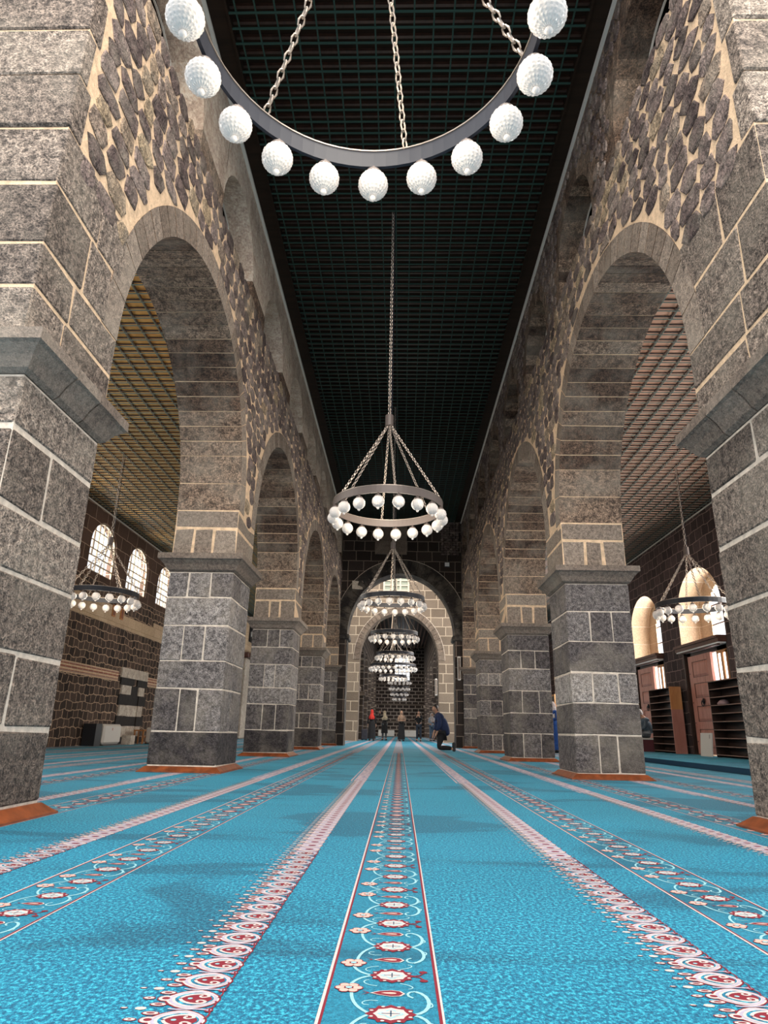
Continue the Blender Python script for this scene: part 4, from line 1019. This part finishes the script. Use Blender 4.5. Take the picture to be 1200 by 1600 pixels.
def chandelier(x, y, z, rad, n, ztop, label, lod, group, hub=1.10, rot=0.0, crot=.3, ringmat='iron', grad=.098, fill_power=42):
    root = empty('ring_chandelier', (x, y, z), label, 'chandelier', group)
    rm = ring_mesh(rad, .105, .018, 0, 0, 72 if lod == 2 else 48).build('ring', M[ringmat], root)
    e = ring_mesh(rad+.003, .008, .026, 0, .105, 72 if lod == 2 else 32).build('rim', M['chain'], rm)
    hb = MB(); hb.lathe([(.001, hub-.01), (.03, hub-.01), (.062, hub), (.062, hub+.17), (.05, hub+.18), (.001, hub+.18)], n=20, capped=False); hb.build('hub', M['iron_brown'], root, smooth=False)
    for k in range(6):
        a = crot+2*PI*k/6; c = MB(); p0 = (.03*math.cos(a), .03*math.sin(a), hub); p1 = ((rad-.01)*math.cos(a), (rad-.01)*math.sin(a), .112)
        if lod >= 1: link_chain(c, p0, p1, .060 if lod == 2 else .075, .0060 if lod == 2 else .0075, .034 if lod == 2 else .042)
        else: c.tube(p0, p1, .009, n=4)
        c.build('chain', M['chain'], root)
    c = MB()
    if lod >= 1: link_chain(c, (0, 0, hub+.18), (0, 0, ztop-z), .085, .008, .045)
    else: c.tube((0, 0, hub+.18), (0, 0, ztop-z), .012, n=4)
    c.build('suspension_chain', M['chain'], root)
    c = MB(); c.tube((.035, .02, hub+.1), (.035, .02, ztop-z), .006, n=5); c.build('cable', M['iron'], root)
    L = bpy.data.lights.new('added_fill_light', 'POINT'); L.energy = fill_power; L.color = (1.0, .86, .68); L.shadow_soft_size = .45  # added fill inside an unlit chandelier, to brighten the walls around
    lo = bpy.data.objects.new('added_fill_light', L); col.objects.link(lo); lo.parent = root; lo.location = (0, 0, -.05)
    gm = globe_meshes(grad, lod == 2)
    for k in range(n):
        a = rot+2*PI*k/n; p = ((rad-.009)*math.cos(a), (rad-.009)*math.sin(a), -grad-.040)
        g = child('lamp_globe', gm[0], root, p); child('globe_cap', gm[1], g); child('globe_knob', gm[2], g)
    return root
grp = 'ring chandeliers down the middle of the nave'
SC = .82; HC = .58+3.62*SC; RC = .955*SC
names = ['huge ring chandelier nearest the camera, cut off by the top edge', 'second ring chandelier, whole, in the middle of the photo', 'third ring chandelier, hanging within the large dark arch',
         'fourth ring chandelier, seen against the top of the inner arch', 'fifth ring chandelier, small, above the bright end window']
RCT = [PI/2, .03, .1, .15, .05]
for i, (y, zt, lod) in enumerate(((2.60*SC, 8.8, 2), (10.95*SC, 8.8, 2), (19.5*SC, 8.8, 1), (26.85*SC, 8.8, 0), (34.2*SC, 12.9, 0))):
    xx = (-.22, -.25, -.26, -.27, -.28)[i]*SC
    zz = HC
    chandelier(xx, y, zz, RC, 18, 12.9 if i == 4 else 8.82, names[i], lod, grp, rot=RCT[i], crot=(R(77), R(98), R(95), R(98), R(100))[i], hub=1.62*SC, grad=.098*SC, ringmat='iron' if i != 1 else 'iron_brown')
chandelier(-.44*SC, 40.6*SC, HC, 1.38*SC, 24, 12.9, 'wide low ring chandelier across the lower part of the bright window', 0, grp, grad=.085, rot=.1, hub=1.62*SC)
chandelier(-.42, 48.4*SC+.6, HC+.03, .98*SC, 18, 8.9, 'small ring chandelier just below the wide one, far nave', 0, grp, rot=.2, hub=1.62*SC, grad=.082)
tier = empty('tiered_chandelier', (-.05, 55.0, 3.2), 'four tiered cone of white globes low over the far end', 'chandelier')
for k, (r_, z) in enumerate(((.88, 1.15), (.78, .68), (.66, .25), (.5, -.12))):
    ring_mesh(r_, .06, .02, 0, z, 32).build('ring', M['iron'], tier)
    for j in range(16 - 2*k):
        a = 2*PI*j/(16-2*k)+.1*k; gm = globe_meshes(.098, False); g = child('lamp_globe', gm[0], tier, (r_*math.cos(a), r_*math.sin(a), z-.14)); child('globe_cap', gm[1], g)
b = MB(); b.tube((0, 0, 1.15), (0, 0, 5.5), .012, n=5); b.build('suspension_chain', M['chain'], tier)
for k in range(4): b = MB(); a = PI/2*k+.4; b.tube((.88*math.cos(a), .88*math.sin(a), 1.2), (0, 0, 2.2), .01, n=4); b.build('chain', M['chain'], tier)
chandelier(-6.78, 14.75, 3.33, .79, 18, 6.78, 'ring chandelier in the left aisle, before the arched windows', 1, None, hub=1.22, rot=.1, grad=.085, fill_power=40)
chandelier(6.50, 14.85, 3.30, .79, 18, 6.65, 'ring chandelier in the right aisle, before the arched bays', 1, None, hub=1.22, rot=.1, grad=.085, fill_power=40)

# ------------------------------------------------------------------ people
def skinmesh(name, chains, mat, parent, sub=1, root_first=True):
    """chains: list of polylines [(x,y,z,r),...]; equal coordinates are merged; first vertex is the skin root"""
    vs = []; rs = []; es = []; key = {}
    for ch in chains:
        prev = None
        for (x, y, z, r_) in ch:
            k = (round(x, 4), round(y, 4), round(z, 4))
            if k not in key: key[k] = len(vs); vs.append((x, y, z)); rs.append(r_)
            i = key[k]
            if prev is not None and prev != i: es.append((prev, i))
            prev = i
    me = bpy.data.meshes.new(name); me.from_pydata(vs, es, []); o = bpy.data.objects.new(name, me); col.objects.link(o)
    o.modifiers.new('skin', 'SKIN').use_smooth_shade = True
    sv = me.skin_vertices[0].data
    for i, r_ in enumerate(rs):
        rr = r_ if isinstance(r_, tuple) else (r_, r_); sv[i].radius = rr; sv[i].use_root = (i == 0)
    s_ = o.modifiers.new('sub', 'SUBSURF'); s_.levels = sub; s_.render_levels = sub
    bpy.context.view_layer.update()
    dg = bpy.context.evaluated_depsgraph_get(); m2 = bpy.data.meshes.new_from_object(o.evaluated_get(dg))
    bpy.data.objects.remove(o); m2.name = name; m2.materials.clear(); m2.materials.append(mat)
    p = bpy.data.objects.new(name, m2); col.objects.link(p); p.parent = parent; return p
SK = plain('skin_tone', (.48, .27, .18), .55)
def cloth(name, c): return plain(name, c, .85, var=.25, scale=12, bmp=.2)
def head(parent, at, yaw, pitch, hair=None, scarf=None, tip=False):
    """head with brow, nose, lips, ears; facing -Y before yaw"""
    h = MB(); nu, nv = 20, 16; vs = []; fs = []
    for j in range(nv+1):
        ph = -PI/2+PI*j/nv
        for i in range(nu):
            a = 2*PI*i/nu; x = .076*math.cos(ph)*math.cos(a); y = .094*math.cos(ph)*math.sin(a); z = .118*math.sin(ph)
            front = max(0, -math.sin(a))*math.cos(ph)
            if z < -.02: x *= 1+.9*(z+.02)*2; y *= 1+(.5 if front > .5 else 1.6)*(z+.02)*1.6
            if front > .93 and -.035 < z < .012: y -= .020*(1-abs(z+.014)/.03)
            if front > .8 and -.062 < z < -.045: y -= .005
            if front > .75 and .012 < z < .03: y -= .004
            vs.append((x, y, z))
    for j in range(nv):
        for i in range(nu): fs.append((j*nu+i, j*nu+(i+1) % nu, (j+1)*nu+(i+1) % nu, (j+1)*nu+i))
    h.add(vs, fs)
    for sx in (-1, 1): h.lathe([(.001, -.03), (.012, -.02), (.016, .005), (.010, .028), (.001, .032)], (sx*.080, .008, -.004), 8, capped=False)
    o = h.build('head', SK, parent, smooth=True); o.location = at; o.rotation_euler = (R(pitch), 0, R(yaw))
    e = MB()
    for sx in (-1, 1): e.lathe([(.001, -.007), (.011, 0), (.001, .007)], (sx*.030, -.083, .006), 8, capped=False)
    e.box((-.022, -.094, -.052), (.022, -.086, -.047)); 
    for sx in (-1, 1): e.box((sx*.03-.018, -.094, .022), (sx*.03+.018, -.083, .028))
    e.build('eyes_and_brows', M['dark_unit'], o)
    if hair:
        c = MB(); vs = []; fs = []
        for j in range(9):
            ph0 = -.55; ph = ph0+(PI/2-ph0)*j/8
            for i in range(20):
                a = 2*PI*i/20; fr = max(0, -math.sin(a)); lift = .115*fr**1.2*(1-j/8)
                ph2 = min(PI/2, ph+lift*9)
                vs.append((.084*math.cos(ph2)*math.cos(a), .101*math.cos(ph2)*math.sin(a)+.006, .126*math.sin(ph2)+.002))
        for j in range(8):
            for i in range(20): fs.append((j*20+i, j*20+(i+1) % 20, (j+1)*20+(i+1) % 20, (j+1)*20+i))
        c.add(vs, fs); c.build('hair', hair, o, smooth=True)
    if scarf:
        c = MB(); vs = []; fs = []; prof = [(.17, -.42), (.20, -.33), (.175, -.22), (.115, -.15), (.098, -.08), (.100, 0), (.094, .06), (.068, .11), (.03, .132), (.001, .136)]
        for j, (r_, z) in enumerate(prof):
            for i in range(20):
                a = 2*PI*i/20; fr = max(0, -math.sin(a)); rr = r_*(1+.05*math.sin(5*a+j))
                open_ = 1 if (z > -.085 and z < .07 and fr > .55) else 0
                vs.append((rr*math.cos(a)*(.92), (rr*math.sin(a)*1.08+.012)*(0.72 if open_ else 1), z))
        for j in range(len(prof)-1):
            for i in range(20):
                fs.append((j*20+i, j*20+(i+1) % 20, (j+1)*20+(i+1) % 20, (j+1)*20+i))
        c.add(vs, fs); c.build('headscarf', scarf, o, smooth=True)
    return o
def hand_ch(wx, wy, wz, d, side):
    """palm and five fingers growing along direction d from the wrist"""
    d = Vector(d).normalized(); up = Vector((0, 0, 1)); s_ = d.cross(up)
    if s_.length < .2: s_ = Vector((0, 1, 0))
    s_.normalize(); w_ = Vector((wx, wy, wz)); palm = w_+d*.07; out = [[(wx, wy, wz, .026), (*palm, .030)]]
    for k, (o_, L) in enumerate(((-.028, .065), (-.010, .078), (.010, .074), (.028, .058))):
        a = palm+s_*o_*.9+d*.025; b_ = a+d*L*.55+s_*o_*.2; c = b_+d*L*.35-up*.012
        out.append([(*palm, .030), (*a, .010), (*b_, .009), (*c, .007)])
    t = palm-s_*.04*side-d*.02; out.append([(*palm, .030), (*t, .010), (*(t+d*.035-s_*.01*side), .008)])
    return out
def standing(loc, rz, h, label, top, bottom, skirt, hairm=None, scarf=None, arms='down', head_yaw=0, head_pitch=0, bag=None, long_coat=False):
    k = h/1.72; root = empty('person', loc, label, 'person', None, rz)
    P_ = lambda *a: tuple(v*k for v in a)
    sh = 1.42
    arm = []
    for sx in (-1, 1):
        if arms == 'down': j = [(sx*.17, 0, sh-.02, .050), (sx*.23, .02, 1.14, .043), (sx*.24, -.04, .90, .033)]; d = (0, -.15, -1)
        elif arms == 'phone': j = [(sx*.17, 0, sh-.02, .050), (sx*.20, -.12, 1.20, .043), (sx*.07, -.30, 1.38, .033)]; d = (-sx*.2, -.2, 1)
        elif arms == 'raised' and sx > 0: j = [(sx*.17, 0, sh-.02, .050), (sx*.30, -.10, 1.36, .043), (sx*.24, -.22, 1.62, .033)]; d = (0, -.2, 1)
        elif arms == 'raised': j = [(sx*.17, 0, sh-.02, .050), (sx*.21, -.06, 1.15, .043), (sx*.10, -.24, 1.22, .033)]; d = (-sx, -.3, .2)
        else: j = [(sx*.17, 0, sh-.02, .050), (sx*.22, -.03, 1.14, .043), (sx*.06, -.20, 1.16, .033)]; d = (-sx, -.2, .1)
        arm.append((j, d, sx))
    torso = [(0, 0, .98, .135), (0, 0, 1.15, .125), (0, 0, 1.33, .14), (0, .005, sh, .10), (0, 0, 1.50, .055)]
    legs = [[(0, 0, .98, .135), (sx*.09, 0, .90, .088), (sx*.10, -.015, .50, .060), (sx*.11, .01, .10, .040), (sx*.12, -.03, .035, .040), (sx*.13, -.15, .028, .028)] for sx in (-1, 1)]
    sc_ = lambda ch: [(x*k, y*k, z*k, (r_*k, r_*k*.8) if False else r_*k) for (x, y, z, r_) in ch]
    body = [sc_(torso+[(0, -.005, 1.56, .05)])]+[sc_(l) for l in legs]
    for j, d, sx in arm:
        body.append(sc_([(0, .005, sh, .10)]+j)); 
        body += [[(x, y, z, r_) for (x, y, z, r_) in c] for c in hand_ch(j[-1][0]*k, j[-1][1]*k, j[-1][2]*k, d, sx)]
    skinmesh('body', body, SK, root)
    g = 1.18
    coat = [sc_([(0, 0, .90 if not skirt else .98, .158 if not skirt else .15), (0, 0, 1.15, .145), (0, 0, 1.33, .160), (0, .005, sh, .118), (0, 0, 1.49, .070)])]
    for j, d, sx in arm: coat.append(sc_([(0, .005, sh, .118)]+[(x, y, z, r_*1.32) for x, y, z, r_ in j[:2]]+[tuple(v*.9+u*.1 for u, v in zip(j[1][:3], j[2][:3]))+(j[2][3]*1.35,)]))
    skinmesh('coat', coat, top, root)
    if skirt:
        c = MB(); pr = [(.245, .10), (.235, .35), (.21, .65), (.185, .95), (.155, 1.1), (.001, 1.15)]
        if long_coat: pr = [(.225, .42), (.215, .65), (.19, .95), (.16, 1.1), (.001, 1.15)]
        c.lathe([(r_*k*.95, z*k) for r_, z in pr], n=24, capped=False)
        c.v = [(x*(1+.06*math.sin(6*math.atan2(y, x))), y*.82*(1+.06*math.cos(5*math.atan2(y, x))), z) for x, y, z in c.v]
        c.build('skirt', bottom if not long_coat else top, root, smooth=True)
    if not skirt or long_coat:
        skinmesh('trousers', [sc_([(0, 0, .97, .135), (sx*.09, 0, .90, .10), (sx*.10, -.015, .50, .078), (sx*.11, .005, .12, .060)]) for sx in (-1, 1)], bottom, root)
    for sx in (-1, 1):
        s_ = MB(); s_.cbox((sx*.12*k-.045, -.19*k, .0), (sx*.12*k+.045, .07*k, .07), .02, 0, .5, 0); s_.build('shoe', M['dark_unit'], root)
    head(root, (0, -.01*k, 1.615*k), head_yaw, head_pitch, hairm, scarf)
    if bag:
        bo = MB(); bo.cbox((.20, -.05, .72), (.36, .12, 1.0), .03, 0, .5, .01); bo.tube((.28, .03, 1.0), (.12, .02, 1.42), .012, n=6); tag(bo.build('shoulder_bag', bag, None, smooth=False), 'dark shoulder bag hanging at the side of ' + label.split(',')[0], 'bag')
        bpy.data.objects[-1] if False else None
        ob = [o for o in col.objects if o.name.startswith('shoulder_bag')][-1]; ob.location = loc; ob.rotation_euler = (0, 0, rz)
    return root
black = cloth('black_cloth', (.012, .012, .014)); dkblue = cloth('navy_cloth', (.010, .022, .075)); hairm = plain('dark_hair', (.012, .009, .008), .5)
jean = cloth('faded_denim', (.10, .16, .24)); red = cloth('red_cloth', (.62, .035, .025)); whitec = cloth('white_cloth', (.60, .55, .55)); greyc = cloth('grey_cloth', (.10, .11, .12))
blue = cloth('royal_blue_cloth', (.015, .075, .30)); cream_c = cloth('beige_cloth', (.50, .42, .30)); light_blue = cloth('pale_blue_cloth', (.42, .50, .62)); patt = cloth('beige_patterned_cloth', (.30, .20, .14))
standing((-1.62, 40.4, 0), R(170), 1.70, 'person in a red headscarf and long black dress, leftmost of the group', black, black, True, None, red, 'down', 0)
standing((-.93, 42.6, 0), R(200), 1.70, 'person in black coat and cream beret raising a hand, in the far group', black, greyc, True, None, cream_c, 'raised', long_coat=True, bag=None)
standing((.10, 40.6, 0), R(15), 1.66, 'person with long beige scarf over black, facing the camera mid-nave', patt, black, True, None, patt, 'folded')
standing((1.14, 41.6, 0), R(-10), 1.72, 'person in black jacket and dark jeans taking a photo upward', black, cloth('dark_denim', (.03, .04, .06)), False, hairm, None, 'phone', 0, -18)
standing((2.02, 44.0, 0), R(30), 1.66, 'person in pale jeans and white scarf, half hidden by the kneeling man', light_blue, jean, False, None, whitec, 'folded')
standing((4.98, 22.7, 0), R(-60), 1.54, 'person in white headscarf and blue pinafore, between the right piers', blue, blue, True, None, whitec, 'folded', 0, 10)
# dark bag on wheels beside the person in red
b = MB(); b.cbox((-.17, -.12, .06), (.17, .12, .62), .04, 0, .5, .01); b.tube((-.12, .1, .6), (-.12, .14, .95), .012); b.tube((.12, .1, .6), (.12, .14, .95), .012); b.tube((-.12, .14, .95), (.12, .14, .95), .014)
for sx in (-.12, .12): b.lathe([(.001, 0), (.05, 0), (.05, .03), (.001, .03)], (sx, .1, .03), 10)
tag(b.build('wheeled_bag', cloth('charcoal_canvas', (.03, .03, .04)), loc=(-2.02, 40.0, 0)), 'dark wheeled bag on the carpet left of the person in red', 'bag')
# kneeling man, seen from his left side, looking round at the camera
km = empty('person', (1.20, 21.9, 0), 'man in navy jacket kneeling upright on the carpet, looking round', 'person', None, 0)
def K(*c): return list(c)
hip = (.16, .02, .52); kn_ = (-.02, 0, .075)
torso = [(.16, .02, .52, .12), (.15, .02, .66, .11), (.09, .01, .86, .12), (.0, 0, 1.01, .09), (-.05, -.01, 1.10, .055), (-.075, -.02, 1.15, .05)]
legL = [(.16, .02, .52, .135), (.10, -.10, .44, .092), (.0, -.12, .085, .064), (.22, -.11, .09, .055), (.42, -.10, .07, .040), (.47, -.10, .03, .032), (.46, -.1, .20, .028)]
legR = [(.16, .02, .52, .135), (.10, .12, .44, .092), (.02, .13, .085, .064), (.24, .13, .09, .055), (.44, .12, .07, .040), (.49, .12, .03, .032)]
armL = [(.0, 0, 1.01, .09), (.03, -.18, .95, .045), (.04, -.23, .71, .038), (-.05, -.17, .50, .030)]
armR = [(.0, 0, 1.01, .09), (.0, .18, .95, .045), (-.02, .22, .72, .038), (-.11, .14, .52, .030)]
body = [torso, legL, legR, armL, armR] + hand_ch(-.05, -.17, .50, (-.5, .1, -1), 1) + hand_ch(-.11, .14, .52, (-.3, -.1, -1), -1)
skinmesh('body', body, SK, km)
skinmesh('jacket', [[(.20, .02, .40, .17), (.19, .02, .54, .185), (.15, .02, .70, .185), (.07, .01, .88, .185), (.0, 0, 1.01, .14), (-.05, -.01, 1.10, .080)],
                    [(.0, 0, 1.01, .14), (.02, -.19, .95, .082), (.04, -.24, .72, .072), (-.05, -.18, .56, .055)], [(.0, 0, 1.01, .14), (.0, .19, .95, .082), (-.02, .23, .72, .072), (-.10, .15, .57, .055)]], dkblue, km)
skinmesh('trousers', [[(.16, .02, .50, .150), (.10, -.10, .44, .108), (.0, -.12, .09, .080), (.22, -.11, .095, .070), (.40, -.10, .08, .055)], [(.16, .02, .50, .150), (.10, .12, .44, .108), (.02, .13, .09, .080), (.24, .13, .095, .070), (.42, .12, .08, .055)]], black, km)
for sy in (-.10, .12):
    b = MB(); b.cbox((.42, sy-.045, .0), (.50, sy+.045, .25), .02, 0, .5, 0); b.build('shoe', M['dark_unit'], km)
hk = head(km, (-.085, -.03, 1.185), -32, 0, hairm, None); hk.scale = (1.12, 1.12, 1.12)
km.scale = (1.06, 1.06, 1.06)
# seated elderly man on the bench
sm = empty('person', (8.02, 22.62, .515), 'white-haired man in grey clothes sitting on the low bench', 'person', None, R(-90))
tor = [(0, 0, .12, .11), (0, -.04, .30, .10), (0, -.10, .48, .11), (0, -.15, .60, .09), (0, -.20, .66, .055), (0, -.24, .70, .05)]
lg = [[(0, 0, .12, .11), (s_*.12, -.12, .11, .09), (s_*.30, -.32, .10, .065), (s_*.05, -.36, .06, .045), (-s_*.10, -.34, .04, .035)] for s_ in (-1, 1)]
am = [[(0, -.15, .60, .09), (s_*.17, -.14, .54, .05), (s_*.20, -.20, .32, .043), (s_*.05, -.34, .24, .032)] for s_ in (-1, 1)]
bd = [tor]+lg+am
for s_ in (-1, 1): bd += hand_ch(s_*.05, -.34, .24, (-s_*.5, -.8, 0), s_)
skinmesh('body', bd, SK, sm)
skinmesh('jacket', [[(0, 0, .10, .18), (0, -.03, .22, .175), (0, -.06, .36, .165), (0, -.10, .48, .165), (0, -.15, .60, .12), (0, -.19, .65, .075)]]+[[(0, -.15, .60, .12), (s_*.17, -.14, .54, .068), (s_*.20, -.20, .32, .060), (s_*.08, -.32, .25, .045)] for s_ in (-1, 1)], cloth('blue_grey_tweed', (.09, .12, .15)), sm)
skinmesh('trousers', [[(0, 0, .13, .165), (s_*.12, -.12, .11, .11), (s_*.30, -.32, .10, .085), (s_*.05, -.36, .07, .065)] for s_ in (-1, 1)], greyc, sm)
head(sm, (0, -.27, .76), 20, 18, plain('white_hair', (.6, .58, .56), .7), None)
# amber cupboard beyond the person in blue
cbn = empty('amber_cupboard', (8.1, 36.5, .10), 'amber wooden cupboard seen in the gap behind the person in blue', 'cupboard')
b = MB(); b.box((-.25, -1.3, 0), (.25, 1.3, 2.4)); b.build('body', M['orange_wood'], cbn)
for k in range(2): b = MB(); b.box((-.27, -1.2+1.25*k, .1), (-.25, -.05+1.25*k, 1.5)); b.build('door', M['orange_wood'], cbn)
b = MB(); b.box((-.27, -1.2, 1.6), (-.25, 1.2, 2.3)); b.build('glass_panel', M['dark_unit'], cbn)
